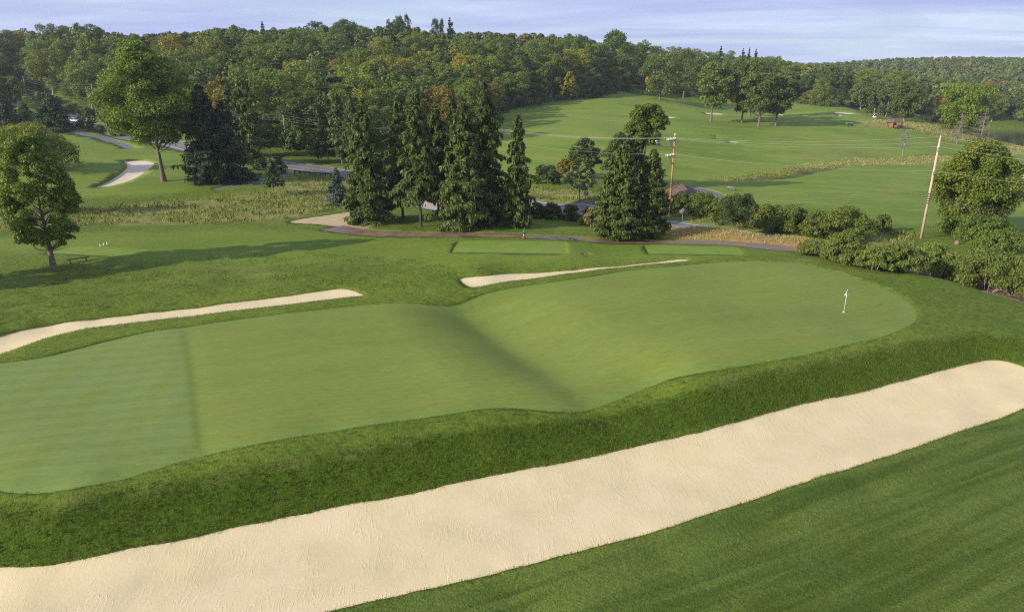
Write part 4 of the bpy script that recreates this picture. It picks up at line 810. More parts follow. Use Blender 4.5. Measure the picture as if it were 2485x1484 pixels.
nT = len(CC); proto = r.integers(0, 14, nT); isC = r.random(nT) < np.interp(u_, [0, 500, 1200, 2485], [.16, .10, .05, .03]); proto[isC] = 14 + r.integers(0, 5, isC.sum())
sc_ = np.where(isC, r.uniform(.78, 1.08, nT), r.uniform(.74, 1.08, nT)); sc_ *= np.where(dep > 470, .72, 1); sc_ *= np.interp(u_, [1450, 1700], [1, .88])
edge = seg_dist(CC[:, 0], CC[:, 1], front, False); sc_ *= np.interp(edge, [0, 12], [.72, 1]); 
pal = [('dark green', (.72, .80, .64), .20), ('deep green', (.90, .96, .76), .22), ('mid green', (1.10, 1.08, .80), .24), ('light green', (1.3, 1.28, .85), .14), ('olive', (1.3, 1.08, .75), .11), ('yellow green', (1.65, 1.35, .6), .02), ('russet brown', (1.35, .85, .6), .03), ('golden', (2.0, 1.3, .45), .006), ('reddish', (2.0, .62, .4), .004)]
pw = np.array([p[2] for p in pal]); ci = r.choice(len(pal), nT, p=pw / pw.sum()); ci[isC] = r.integers(0, 2, isC.sum())
patch = np.sin(CC[:, 0] * .035) * np.sin(CC[:, 1] * .05 + 1); ci = np.where((patch > .55) & (ci > 1) & (ci < 4), 0, ci)
ci = np.where((u_ > 2000) & (ci == 7), 2, ci); ci = np.where((ci == 8) & (u_ < 2100), 3, ci)
SK = np.array([(-200, 75), (0, 62), (60, 60), (105, 74), (160, 60), (250, 62), (300, 80), (400, 74), (480, 76), (560, 56), (620, 62), (700, 62), (780, 52), (850, 48), (930, 56), (1000, 56), (1040, 70), (1150, 72), (1300, 78), (1400, 80), (1480, 72), (1540, 78), (1600, 96), (1700, 114), (1800, 124), (1900, 138), (1950, 148), (2015, 151), (2150, 139), (2300, 134), (2485, 138), (2800, 136)], float)
lim = np.interp(u_, SK[:, 0], SK[:, 1]) + r.uniform(-1, 11, nT) * np.where(dep > 600, .35, 1)
for i in range(nT):
    H0 = 22 if isC[i] else 20; dd_ = rays([(CU, lim[i])])[0]; Hm = CAM_H + dd_[2] / dd_[1] * CC[i, 1] - z[i]
    if sc_[i] * H0 * 1.05 > Hm: sc_[i] = max(.38, Hm / H0 / 1.05)
# what of each crown can be seen, nearest first
W_, H_ = 620, 200; buf = np.zeros((H_, W_), bool); vis = np.zeros(nT)
order = np.argsort(dep)
yy, xx = np.mgrid[0:H_, 0:W_]
for i in order:
    Hh = 20 * sc_[i]; px = FPX / dep[i] / 4; cu = u_[i] / 4; top = project((CC[i, 0], CC[i, 1], z[i] + Hh))[1][0] / 4; bot = project((CC[i, 0], CC[i, 1], z[i] + Hh * .12))[1][0] / 4
    rad = 6.6 * sc_[i] * px; x0, x1 = int(max(0, cu - rad)), int(min(W_, cu + rad + 1)); y0, y1 = int(max(0, top)), int(min(H_, bot + 1))
    if x1 <= x0 or y1 <= y0: continue
    e = ((xx[y0:y1, x0:x1] - cu) / (rad + .3)) ** 2 + ((yy[y0:y1, x0:x1] - (top + bot) / 2) / ((bot - top) / 2 + .3)) ** 2 < 1
    b = buf[y0:y1, x0:x1]; vis[i] = (e & ~b).sum(); b |= e
rank = np.argsort(-vis); solo = set(rank[:275].tolist())
solo = {i for i in solo if vis[i] > 4 and -20 < u_[i] < 2500}
LAND = [(-60, 'above the left edge spruce'), (135, 'above the spruce by the road bend'), (225, 'above the far leaning pole'), (400, 'behind the tallest broadleaf tree'), (560, 'above the black green spruce pair'), (700, 'above the pole left of the central clump'), (820, 'above the three thin spruces'), (940, 'above the left of the central clump'), (1080, 'above the right of the central clump'),
        (1260, 'above the slim weeping spruce'), (1382, 'above the golden wood edge tree'), (1520, 'above the reddish round shrub'), (1625, 'above the left far fairway trees'), (1760, 'above the close fairway group'), (1880, 'above the darkest fairway tree'), (2000, 'above the far right bunkers'), (2110, 'above the distant golf cart'), (2230, 'above the small open shelter'), (2340, 'above the bright green and yellow tree'), (2460, 'above the pond at the right edge')]
recs = []
for i in solo:
    topv = project((CC[i, 0], CC[i, 1], z[i] + 20 * sc_[i]))[1][0]
    recs.append([i, topv])
skyl = {}
for i, tv in recs:
    k = int(u_[i] // 45); skyl[k] = min(skyl.get(k, 999), tv)
used = {}; rows = []
for i, tv in recs:
    k = int(u_[i] // 45); s_ = skyl[k]
    band = 'on the skyline' if tv < s_ + 12 else ('high on the hill' if tv < s_ + 45 else ('halfway up the hill' if tv < s_ + 90 else 'low in the wood'))
    lm = min(LAND, key=lambda q: abs(q[0] - u_[i]))[1]
    form = 'conifer' if isC[i] else ['round tree', 'oval tree', 'spreading tree', 'domed tree', 'tapered tree'][proto[i] % 5]
    if not isC[i] and dep[i] > 430 and u_[i] > 1950: form = 'far ' + form
    lab = '%s %s %s %s' % (pal[ci[i]][0], form, band, lm); rows.append([lab, u_[i], i]); used[lab] = used.get(lab, 0) + 1
ORD = ['first', 'second', 'third', 'fourth', 'fifth', 'sixth', 'seventh', 'eighth', 'ninth', 'tenth']
rows.sort(key=lambda q: q[1]); cnt = {}
for lab, uu, i in rows:
    j = cnt.get(lab, 0); cnt[lab] = j + 1; full = lab if used[lab] == 1 else ('leftmost ' + lab if j == 0 else '%s %s' % (ORD[min(j, 9)], lab))
    full = ' '.join(full.replace('standing ', '').split()) if len(full.split()) <= 16 else full.replace(' the ', ' ', 1).replace('small open ', 'open ')
    kd, me = PROTO[proto[i]]
    o = bpy.data.objects.new('pine_tree' if isC[i] else 'woodland_tree', me); col.objects.link(o); o.location = (CC[i, 0], CC[i, 1], z[i] - .2); s0 = sc_[i]; r2 = np.random.default_rng(int(i))
    w0 = s0 * r2.uniform(.95, 1.38); o.scale = (w0, w0 * r2.uniform(.92, 1.08), s0 * r2.uniform(.88, 1.05)); o.rotation_euler.z = r2.random() * 6.28
    g = np.array(pal[ci[i]][1]) * r2.uniform(.95, 1.35); o.color = (*g, 1); o['label'] = full; o['category'] = 'tree'; o['group'] = 'trees of the wooded hills'
# the rest, as masses
def mass(name, idx, nl, ls, label):
    Vs, Fs, Ts, o = [], [], [], 0
    base = [(.098, .128, .032), (.095, .075, .055)]
    for i in idx:
        r2 = np.random.default_rng(int(i) + 9000); H = (22 if isC[i] else 20) * sc_[i]; Rr = (4.8 if isC[i] else 7.2) * sc_[i]; nbb = 12
        t = (np.arange(nbb) + r2.random(nbb)) / nbb; P = PROF['cone' if isC[i] else 'dome'](t) + .12; az = r2.random(nbb) * 6.28; br = .38 * Rr * r2.uniform(.7, 1.2, nbb)
        rad = np.maximum(P * Rr - br * .8, 0); C = np.stack([np.cos(az) * rad, np.sin(az) * rad, H * (.15 + .8 * t)], 1); C[:, 2] = np.minimum(C[:, 2], H - br * .7)
        m_ = nl; k = r2.integers(0, nbb, m_); d = unit(r2, m_); d[:, 2] = np.abs(d[:, 2]) * .9 - .1; pos = C[k] + d * br[k][:, None] * r2.uniform(.75, 1.1, m_)[:, None]
        V, F = quads(pos + (CC[i, 0], CC[i, 1], z[i]), d + .6 * r2.normal(size=(m_, 3)) + (0, 0, .3), ls * r2.uniform(.7, 1.3, m_), .7, r2)
        tint = np.array(base[0]) * pal[ci[i]][1] * r2.uniform(.85, 1.15); Vs.append(V); Fs.append(F + o); o += len(V); Ts.append(np.tile(np.r_[tint, 1], (len(V), 1)))
    me = new_mesh(name, np.concatenate(Vs), np.concatenate(Fs), [M['mass']], attrs={'tint': np.concatenate(Ts)}); link(name, me, kind='stuff', label=label, category='woodland')
rest = [i for i in range(nT) if i not in solo]
hill = [i for i in rest if i < nT and not (dep[i] > 430 and u_[i] > 1900)]; farh = [i for i in rest if dep[i] > 430 and u_[i] > 1900]
mass('hill_woodland', hill, 700, 1.25, 'dense crowns filling the wooded hill behind the nearer trees')
mass('distant_woodland', farh, 330, 2.0, 'distant wooded hill beyond the pond on the right')
# undergrowth at the foot of the wood
fr = smooth_poly(front, 3, False); sel = fr[(np.arange(len(fr)) % 2) == 0] + r.normal(0, 1.2, (len(fr[::2]), 2)); zf = terrain(sel[:, 0], sel[:, 1])
Vs, Fs, Ts, o = [], [], [], 0
for (x, y), zz_ in zip(sel, zf):
    m_ = 170; d = unit(r, m_); d[:, 2] = np.abs(d[:, 2]); hh = r.uniform(1.5, 4.); V, F = quads(np.array([x, y, zz_]) + d * (3.2, 3.2, hh) * r.uniform(.6, 1, (m_, 1)), d + r.normal(0, .5, (m_, 3)), r.uniform(.6, 1.1, m_), .7, r)
    g = np.array((.07, .095, .022)) * r.uniform(.6, 1.2) * (1.2 if r.random() < .2 else 1); Vs.append(V); Fs.append(F + o); o += len(V); Ts.append(np.tile(np.r_[g, 1], (len(V), 1)))
link('undergrowth', new_mesh('undergrowth', np.concatenate(Vs), np.concatenate(Fs), [M['mass']], attrs={'tint': np.concatenate(Ts)}), kind='stuff', label='low undergrowth along the foot of the wood', category='undergrowth')
# emergent trees on the skyline
def emergent(u, Yd, vt, w, lab, pr, g=(.6, .7, .7), name='pine_tree'):
    x, y, zz_ = px_spot(u, Yd=Yd); H, Rr = size_at(x, y, zz_, vt, w); kd, me = PROTO[pr]; o = bpy.data.objects.new(name, me); col.objects.link(o)
    h0 = 22 if kd == 'c' else 20; r0 = 5.2 if kd == 'c' else 7; o.location = (x, y, zz_ - .3); o.scale = (Rr / r0, Rr / r0, H / h0); o.rotation_euler.z = u; o.color = (*g, 1); o['label'] = lab; o['category'] = 'tree'; o['group'] = 'trees standing above the skyline'
for a in [(985, 400, 34, 40, 'tallest dark pine on the skyline left of the twin pines', 7, (.42, .55, .55)), (962, 398, 45, 34, 'pine leaning against the tallest skyline pine', 2, (.6, .7, .6)), (1067, 402, 43, 30, 'left one of the twin pines on the skyline', 12, (.42, .55, .58)), (1096, 402, 43, 46, 'right one of the twin pines, pointed, on the skyline', 15),
          (240, 372, 55, 66, 'tall layered pine on the skyline above the tallest broadleaf tree', 2, (.6, .72, .62)), (160, 360, 58, 84, 'broad yellowish green pine on the left skyline', 7, (1.0, 1.0, .8)), (655, 395, 52, 40, 'small pointed pine tip on the skyline left of the dark domed trees', 17),
          (1793, 470, 117, 26, 'leftmost of the small spruces in a row on the right skyline', 15), (1808, 470, 115, 24, 'middle one of the small spruces in a row on the right skyline', 17), (1824, 472, 119, 26, 'rightmost of the small spruces in a row on the right skyline', 15), (1740, 460, 112, 30, 'dark pointed conifer left of the small spruce row', 17),
          (2300, 430, 228, 84, 'russet orange crown left of the bright green and yellow tree top', 3, (2.3, 1.0, .5), 'woodland_tree'), (2402, 600, 190, 34, 'small vivid red tree on the far right hillside', 4, (2.6, .6, .35), 'woodland_tree'), (850, 392, 45, 90, 'dark domed tree making a bump on the skyline left of centre', 3, (.6, .72, .75), 'woodland_tree'), (780, 390, 50, 80, 'dark domed tree left of the highest skyline bump', 8, (.58, .7, .72), 'woodland_tree'),
          (1490, 405, 71, 110, 'big rounded dark green tree on the crest above the far fairway', 3, (.7, .82, .7), 'woodland_tree')]: emergent(*a)
print('woods', nT, len(solo), round(time.time() - T0, 1))

# ------------------------------------------------------------------ grasses
def blades(name, P, h, n, matn, label, spread=.3, width=.16, seed=1, kz=0):
    r = np.random.default_rng(seed); m_ = len(P) * n; B = np.repeat(P, n, 0) + r.normal(0, spread, (m_, 2)); zz_ = terrain(B[:, 0], B[:, 1]) + kz
    hh = h * r.uniform(.5, 1.3, m_); lean_ = r.normal(0, .35, (m_, 2)); up = np.c_[lean_, np.ones(m_)]; nn = np.c_[r.normal(size=(m_, 2)), r.normal(0, .3, m_)]
    V, F = quads(np.c_[B, zz_ + hh * .42], nn, hh, width, r, up); link(name, new_mesh(name, V, F, [M[matn]]), kind='stuff', label=label, category='grass')
def scatter(mask, den, seed, y0=20, y1=200):
    """random points on the sheet where a vertex mask is high"""
    r = np.random.default_rng(seed); tri = SF[tz == 0]; mm = mask[tri].mean(1); cy = SV[tri].mean(1); k = (mm > .4) & (cy[:, 1] > y0) & (cy[:, 1] < y1) & (np.abs(cy[:, 0]) < 1.05 * cy[:, 1] * .8 + 8)
    tri = tri[k]; a = SV[tri]; area = np.abs(np.cross(a[:, 1] - a[:, 0], a[:, 2] - a[:, 0])) / 2; cnt_ = r.poisson(area * den); kk = np.repeat(np.arange(len(tri)), cnt_); w1, w2 = r.random(len(kk)), r.random(len(kk)); f_ = w1 + w2 > 1; w1[f_] = 1 - w1[f_]; w2[f_] = 1 - w2[f_]
    return a[kk, 0] + (a[kk, 1] - a[kk, 0]) * w1[:, None] + (a[kk, 2] - a[kk, 0]) * w2[:, None]
pm = scatter(meadow, 3., 5, 60, 190); pn = np.sin(pm[:, 0] * .3 + 2 * np.sin(pm[:, 1] * .2)) * np.sin(pm[:, 1] * .45); pm = pm[(pn + np.random.default_rng(1).normal(0, .5, len(pn))) > -.2]
blades('meadow_grass', pm[:24000], .5, 5, 'weed', 'tall dry meadow grass', .4, .11, 2)
pf = scatter(meadow, 1.2, 15, 190, 340); blades('far_meadow_grass', pf[:20000], .55, 4, 'weed', 'dry tall grass along the far ditch and slope', .7, .22, 12)
pg_ = pm[(np.random.default_rng(3).random(len(pm)) < .35)]; blades('meadow_weeds', pg_[:5000], .6, 5, 'tuft', 'green weeds among the dry meadow grass', .4, .3, 4)
pw_ = scatter(kind2[:, 1], 5, 6, 60, 130); blades('bank_weeds', pw_[:5000], .35, 5, 'weed', 'dry orange weeds on the road bank', .2, .18, 5)
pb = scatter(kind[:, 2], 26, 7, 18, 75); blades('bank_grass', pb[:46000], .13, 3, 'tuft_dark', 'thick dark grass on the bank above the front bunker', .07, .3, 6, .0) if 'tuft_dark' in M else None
roughm = soft([(-160, 780), (0, 790), (200, 765), (400, 742), (621, 712), (820, 690), (1000, 700), (1100, 672), (1100, 650), (950, 625), (600, 612), (400, 640), (0, 660), (-200, 680)], 1.)
pr_ = scatter(roughm, 9, 8, 40, 90); q = np.sin(pr_[:, 0] * .55 + 2 * np.sin(pr_[:, 1] * .3)) * np.sin(pr_[:, 1] * .9 + np.sin(pr_[:, 0] * .21) * 2) + .5 * np.sin(pr_[:, 0] * 1.7) * np.sin(pr_[:, 1] * 2.1)
pr_ = pr_[(q + np.random.default_rng(2).normal(0, .35, len(q))) > .25]; blades('rough_clumps', pr_[:26000], .10, 4, 'tuft', 'clumpy rough grass behind the back bunker', .10, .7, 7)
# grass hanging over the bunker lips
ed = []
for nm in ('bunker_front', 'bunker_back_left', 'bunker_back_right'):
    P = ZP[nm]; Q = np.roll(P, -1, 0); Ld = np.linalg.norm(Q - P, axis=1); k = np.repeat(np.arange(len(P)), np.maximum(1, (Ld * 22).astype(int))); t = np.random.default_rng(4).random(len(k)); ed.append(P[k] + (Q[k] - P[k]) * t[:, None])
ed = np.concatenate(ed); ed = ed[(ed[:, 1] > 12) & (np.abs(ed[:, 0]) < ed[:, 1] * .9 + 6)]
blades('bunker_lip_grass', ed, .10, 2, 'tuft', 'short ragged grass along the bunker lips', .05, .35, 9, -.03)
gp = ZP['green']; Q = np.roll(gp, -1, 0); k = np.repeat(np.arange(len(gp)), 10); t = np.random.default_rng(8).random(len(k)); eg = gp[k] + (Q[k] - gp[k]) * t[:, None]; blades('green_edge_grass', eg[(np.abs(eg[:, 0]) < eg[:, 1] * .9 + 6)], .07, 2, 'tuft', 'slightly longer grass around the putting green', .06, .4, 10, -.02)
print('grass', round(time.time() - T0, 1))
# ------------------------------------------------------------------ built things
M['pole_orange'] = plain('orange_treated_wood', (.40, .20, .075), .8, .15, var=.25, scale=2)
M['pole_pale'] = plain('weathered_pink_wood', (.50, .36, .27), .8, .15, var=.22, scale=2)
M['pole_grey'] = plain('grey_wood', (.30, .26, .22), .8, .15, var=.25, scale=2)
M['arm_wood'] = plain('grey_arm_wood', (.17, .16, .16), .8, .15)
M['porcelain'] = plain('pale_porcelain', (.70, .70, .68), .3, .5, var=.05)
M['wire_pale'] = plain('bright_wire', (.36, .35, .32), .6, .3, metal=.0, var=.05)
M['wire_dark'] = plain('black_cable', (.035, .035, .04), .5, .4, var=.05)
M['white'] = plain('white_paint', (.80, .80, .78), .45, .4, var=.04)
M['black'] = plain('black_paint', (.02, .021, .022), .45, .4, var=.1)
M['rubber'] = plain('rubber', (.025, .025, .025), .8, .2)
M['metal'] = plain('galvanised_steel', (.33, .34, .36), .45, .5, metal=.6)
M['dgreen'] = plain('green_paint', (.035, .16, .075), .4, .4)
M['redp'] = plain('dull_red_paint', (.24, .05, .03), .6, .3)
M['bgreen'] = plain('pale_green_plastic', (.22, .34, .22), .5, .4)
M['boxgreen'] = plain('dark_green_box', (.05, .11, .07), .5, .4)
M['shingle'] = plain('wood_shingles', (.13, .105, .085), .9, .1, var=.45, scale=5)
M['brownwood'] = plain('brown_timber', (.20, .10, .05), .8, .15, var=.25)
M['darkwood'] = plain('dark_timber', (.05, .035, .026), .8, .15, var=.25)
M['orangewood'] = plain('orange_planks', (.26, .14, .075), .8, .15, var=.2)
M['railwood'] = plain('rusty_guard_rail', (.13, .075, .055), .8, .15, var=.3)
M['stone'] = plain('pale_boulder', (.24, .18, .13), .9, .1, var=.3, scale=3)
M['skin'] = plain('skin', (.52, .33, .24), .5, .35, var=.05)
M['teal'] = plain('teal_cloth', (.05, .20, .22), .8, .1); M['navy'] = plain('navy_cloth', (.04, .055, .16), .8, .1); M['greyc'] = plain('grey_cloth', (.20, .20, .24), .8, .1)
M['khaki'] = plain('khaki_cloth', (.42, .36, .24), .8, .1); M['whitec'] = plain('white_cloth', (.75, .74, .74), .8, .1, var=.04); M['redc'] = plain('red_cloth', (.45, .05, .03), .8, .1); M['yellowc'] = plain('yellow_cloth', (.62, .45, .12), .8, .1)
M['bluec'] = plain('blue_body_paint', (.03, .09, .20), .35, .5); M['hair'] = plain('brown_hair', (.07, .045, .03), .7, .2); M['glass'] = plain('car_glass', (.03, .04, .05), .08, .6); M['carpaint'] = plain('silver_white_car_paint', (.62, .66, .70), .25, .6, var=.03)
M['line'] = plain('white_line', (.62, .62, .60), .7, .2, var=.1)

def box(cx, cy, cz, sx, sy, sz, bev=.0, rz=0, taper=1.):
    s = np.array([(x, y, z_) for z_ in (-.5, .5) for x, y in ((-.5, -.5), (.5, -.5), (.5, .5), (-.5, .5))], float)
    s[4:, :2] *= taper; V = s * (sx, sy, sz); F = [(0, 3, 2, 1), (4, 5, 6, 7), (0, 1, 5, 4), (1, 2, 6, 5), (2, 3, 7, 6), (3, 0, 4, 7)]
    if bev > 0:   # chamfered box through two extra rings
        b = min(bev, sx / 3, sy / 3, sz / 3)
        def ring(ix, z_, tp): 
            hx, hy = sx / 2 * tp - ix, sy / 2 * tp - ix; return [(-hx + b, -hy, z_), (hx - b, -hy, z_), (hx, -hy + b, z_), (hx, hy - b, z_), (hx - b, hy, z_), (-hx + b, hy, z_), (-hx, hy - b, z_), (-hx, -hy + b, z_)]
        V = np.array(ring(b, -sz / 2, 1) + ring(0, -sz / 2 + b, 1) + ring(0, sz / 2 - b, taper) + ring(b, sz / 2, taper)); F = []
        for k in range(3):
            for j in range(8): F.append((k * 8 + j, k * 8 + (j + 1) % 8, k * 8 + 8 + (j + 1) % 8, k * 8 + 8 + j))
        F += [(3, 2, 1, 0), (7, 4, 3, 0), (7, 6, 5, 4), (24, 25, 26, 27), (24, 27, 28, 31), (28, 29, 30, 31)]
    c, s_ = math.cos(rz), math.sin(rz); V = V @ np.array([[c, s_, 0], [-s_, c, 0], [0, 0, 1]]) + (cx, cy, cz)
    return V, np.array(F)
def cyl(p0, p1, r0, r1=None, sides=12):
    r1 = r0 if r1 is None else r1; p0, p1 = np.array(p0, float), np.array(p1, float); d = (p1 - p0) * .001
    return tube(np.array([p0, p0 + d, p1 - d, p1]), [r0 * .02, r0, r1, r1 * .02], sides)
def part(name, shapes, m_, parent, smooth=False, **pr):
    V, F = merge(shapes) if isinstance(shapes, list) else shapes
    return link(name, new_mesh(name, V, F, [M[m_]], smooth=smooth), parent, **pr)
def thing(name, loc, label, cat, group=None, rz=0):
    e = bpy.data.objects.new(name, None); col.objects.link(e); e.empty_display_size = .3; e.location = loc; e.rotation_euler.z = rz; e['label'] = label; e['category'] = cat
    if group: e['group'] = group
    return e
# flagstick
x, y, z = spot(2048, 756); z -= .045
t = thing('flagstick', (x, y, z), 'white flagstick with a small white flag in the hole on the right of the green', 'flagstick')
part('pole', cyl((0, 0, 0), (0, 0, 2.12), .021, .014, 10), 'white', t, True); part('cup', cyl((0, 0, .0), (0, 0, .03), .11, .10, 16), 'white', t)
fv = []; 
for i in range(7):
    q = i / 6; w_ = .43 * q if q < 1 else .43
    fv += [(-.02 - .17 * q ** .8 + .0 * q, -.03 - .05 * math.sin(q * 3), 2.06 - .40 * q), (.0 + .035, .03, 2.08 - .50 * q), (.03 + .17 * q, .05 + .05 * math.sin(q * 3.4), 2.06 - .46 * q)]
fF = [(3 * i + j, 3 * i + j + 1, 3 * i + j + 4, 3 * i + j + 3) for i in range(6) for j in range(2)]
fv = [((a_ * 1.35), b_ * 1.35, 2.08 - (2.08 - c_2) * 1.15) for a_, b_, c_2 in fv]
fl = part('flag', (np.array(fv), np.array(fF)), 'whitec', t, True); md = fl.modifiers.new('thickness', 'SOLIDIFY'); md.thickness = .006
em = [(.085, -.012 + .02, 1.80 - .03)]; part('emblem', box(.09, .045, 1.78, .05, .012, .07, .01, rz=.35), 'navy', fl); part('tip', cyl((0, 0, 2.12), (0, 0, 2.17), .02, .012, 8), 'black', t)
# utility poles and wires
def uprot(v): return v
POLE = {}
ld = {}
PX = {'a': spot(2235, 578), 'b': None, 'c': None, 'd': None, 'e': spot(237, 290)}
def at_depth(u, Yd): x = (u - CU) / FPX * (Yd * FWD[1] + 5.5); return x, Yd, gz(x, Yd)
PX['b'] = spot(1624, 521); PX['c'] = at_depth(1180, 152); PX['d'] = at_depth(694, 196)
xb = PX['b']; PX['z'] = (86.5, 72.5, gz(86.5, 72.5)); PX['f'] = at_depth(79, 300); PX['g'] = at_depth(57, 345)
seq = ['z', 'a', 'b', 'c', 'd', 'e', 'f', 'g']; topv = {'a': 335, 'b': 328, 'c': 302, 'd': 282, 'e': 207, 'f': 188, 'g': 164}
HT = {'z': 13}
for k, v in topv.items():
    x, y, z = PX[k]; d = rays([(CU, v)])[0]; HT[k] = CAM_H + d[2] / d[1] * y - z
print('poles', {k: (round(HT[k], 1), [round(float(q), 1) for q in PX[k]]) for k in HT})
plab = {'a': 'tall pale pinkish utility pole beside the orange tinged maple', 'b': 'orange brown utility pole with double crossarms by the cone evergreens', 'c': 'grey utility pole behind the slim weeping spruce', 'd': 'grey utility pole left of the central clump by the road', 'e': 'dark leaning utility pole on the far left by the upper road',
        'f': 'small far utility pole in the trees beside the upper road bend', 'g': 'farthest utility pole above the upper road bend', 'z': 'utility pole outside the frame on the right'}
att = {}
for i, k in enumerate(seq):
    if k == 'z': 
        x, y, z = PX[k]; att[k] = [np.array([x, y, z + 13 - q]) for q in (0, .7, 1.4)] + [np.array([x, y, z + 9.6])] + [np.array([x, y, z + 4.3 + .28 * q]) for q in range(5)]; continue
    x, y, z = PX[k]; H = HT[k]; pr_ = np.array(PX[seq[i - 1]][:2]); nx = np.array(PX[seq[min(i + 1, len(seq) - 1)]][:2]); dl = nx - pr_ if k != 'g' else np.array([x, y]) - pr_; dl = dl / np.linalg.norm(dl)
    pp = np.array([-dl[1], dl[0]]); pp = pp if pp @ np.array([x, y]) < 0 else -pp          # towards the camera side
    t = thing('utility_pole', (x, y, z), plab[k], 'utility pole', 'utility poles carrying the road power line'); P3 = lambda a, h: (pp[0] * a, pp[1] * a, h)
    part('shaft', cyl((0, 0, -.5), (0, 0, H), .19 if k in 'ab' else .17, .125, 12), {'a': 'pole_pale', 'b': 'pole_orange'}.get(k, 'pole_grey'), t, True)
    if k in 'bc':
        for lv, (h, nI) in enumerate(((H - .75, 3), (H - 3.3, 3))):
            if k == 'c' and lv: break
            for sgn_ in (-.09, .09):
                o_ = np.array([dl[0] * sgn_ * 1.6, dl[1] * sgn_ * 1.6]); p0, p1 = np.array(P3(-.45, h)), np.array(P3(2.5, h)); p0[:2] += o_; p1[:2] += o_
                m0 = (p0 + p1) / 2; part('crossarm', box(*m0, 2.95, .1, .13, rz=math.atan2(pp[1], pp[0])), 'arm_wood', t)
                q0, q1 = np.array(P3(1.5, h - .06)), np.array(P3(.12, h - 1.45)); q0[:2] += o_; q1[:2] += o_; part('brace', cyl(q0, q1, .045, sides=6), 'arm_wood', t)
            for a in (.15, 1.2, 2.25):
                for sgn_ in (-.15, .15):
                    b0 = np.array(P3(a, h + .06)); b0[:2] += dl * sgn_; part('insulator', [cyl(b0, b0 + (0, 0, .22), .05, .09, 8), cyl(b0 + (0, 0, .22), b0 + (0, 0, .34), .11, .06, 8)], 'porcelain', t, True)
        part('cap', cyl((0, 0, H), (0, 0, H + .3), .12, .09, 10), 'porcelain', t)
        prim = [P3(.15, H - .35), P3(1.2, H - .35), P3(2.25, H - .35)]; neu = P3(.5, H - 2.95)
    else:
        part('top_pin', cyl((0, 0, H), (0, 0, H + .28), .07, .09, 8), 'porcelain', t)
        for h, a in ((H - 1.35, .75), (H - 4.6, .6)):
            part('bracket', [box(*np.array(P3(a / 2 + .05, h)), a, .09, .09, rz=math.atan2(pp[1], pp[0])), cyl(P3(.1, h - .5), P3(a * .8, h - .04), .035, sides=6)], 'arm_wood', t)
            part('insulator', cyl(P3(a, h), P3(a, h + .32), .10, .06, 8), 'porcelain', t, True)
        prim = [P3(0, H + .2), P3(.2, H - .55), P3(.75, H - 1.1)]; neu = P3(.5, H - 4.4)
    hb = .36 * H
    for q in range(5): part('cable_band', cyl((0, 0, hb + .32 * q), (0, 0, hb + .32 * q + .1), .185, sides=12), 'black', t)
    o_ = np.array([x, y, z]); att[k] = [o_ + np.array(p) for p in prim] + [o_ + np.array(neu)] + [o_ + np.array(P3(.2, hb + .32 * q)) for q in range(5)]
wl = ['topmost bright power wire, hung from the pole tops', 'middle bright power wire just below the topmost', 'lowest of the three bright power wires', 'single pale wire on the second crossarm below the three bright ones',
      'lowest black cable of the five strung low on the poles', 'second lowest black cable of the five', 'middle black cable of the five', 'second highest black cable of the five', 'highest black cable of the five']
for w_ in range(9):
    pts = []
    for a, b in zip(seq[:-1], seq[1:]):
        A_, B_ = att[a][w_], att[b][w_]; Ld = np.linalg.norm(B_ - A_); q = np.linspace(0, 1, 22)[:-1]; sag = (.018 if w_ < 4 else .022) * Ld
        pts.append(A_ + (B_ - A_) * q[:, None] - np.c_[np.zeros((len(q), 2)), 4 * sag * q * (1 - q)])
    pts = np.concatenate(pts + [[att['g'][w_]]]); dist_ = np.linalg.norm(pts - (0, 0, 20), axis=1)
    V, F = tube(pts, np.where(w_ < 4, .012, .017) * np.ones(len(pts)), 5); link('power_wire' if w_ < 4 else 'phone_cable', new_mesh('wire', V, F, [M['wire_pale' if w_ < 4 else 'wire_dark']], smooth=True), label=wl[w_], category='power line', group='wires of the road power line')
# benches, markers, ball washer
x, y, z = spot(190, 636)
t = thing('park_bench', (x, y, z), 'black backless bench in the shade beside the left maple', 'bench', rz=R(38)); part('seat', box(0, 0, .46, 2.3, .36, .09, .02), 'black', t)
for a in (-.8, .8):
    for b in (-1, 1): part('leg', cyl((a, b * .08, .44), (a + .05, b * .26, -.02), .05, sides=6), 'black', t)
for u, v, lab in ((243.7, 597.8, 'leftmost white tee marker near the left tee'), (252, 595.2, 'middle white tee marker near the left tee'), (260.6, 592.8, 'rightmost white tee marker near the left tee')):
    x, y, z = spot(u, v); V, F = tube(np.array([(0, 0, -.05), (0, 0, 0), (0, 0, .12), (0, 0, .24), (0, 0, .30)]), [.05, .07, .08, .06, .02], 10); link('tee_marker', new_mesh('tee_marker', V, F, [M['white']], smooth=True), loc=(x, y, z), label=lab, category='tee marker', group='white markers by the left tee')
x, y, z = spot(1272, 579)
t = thing('ball_washer', (x, y, z), 'green ball washer on a red foot between the cart path and the middle tee', 'ball washer'); part('base', cyl((0, 0, 0), (0, 0, .22), .26, .2, 12), 'redp', t); part('post', cyl((0, 0, .2), (0, 0, .62), .11, sides=10), 'metal', t); b_ = part('washer_box', box(0, 0, .9, .38, .36, .55, .05), 'dgreen', t); part('lid', box(.02, 0, 1.25, .2, .22, .16, .03), 'dgreen', b_); part('crank', cyl((.04, 0, 1.3), (.04, 0, 1.5), .04, sides=8), 'dgreen', b_)
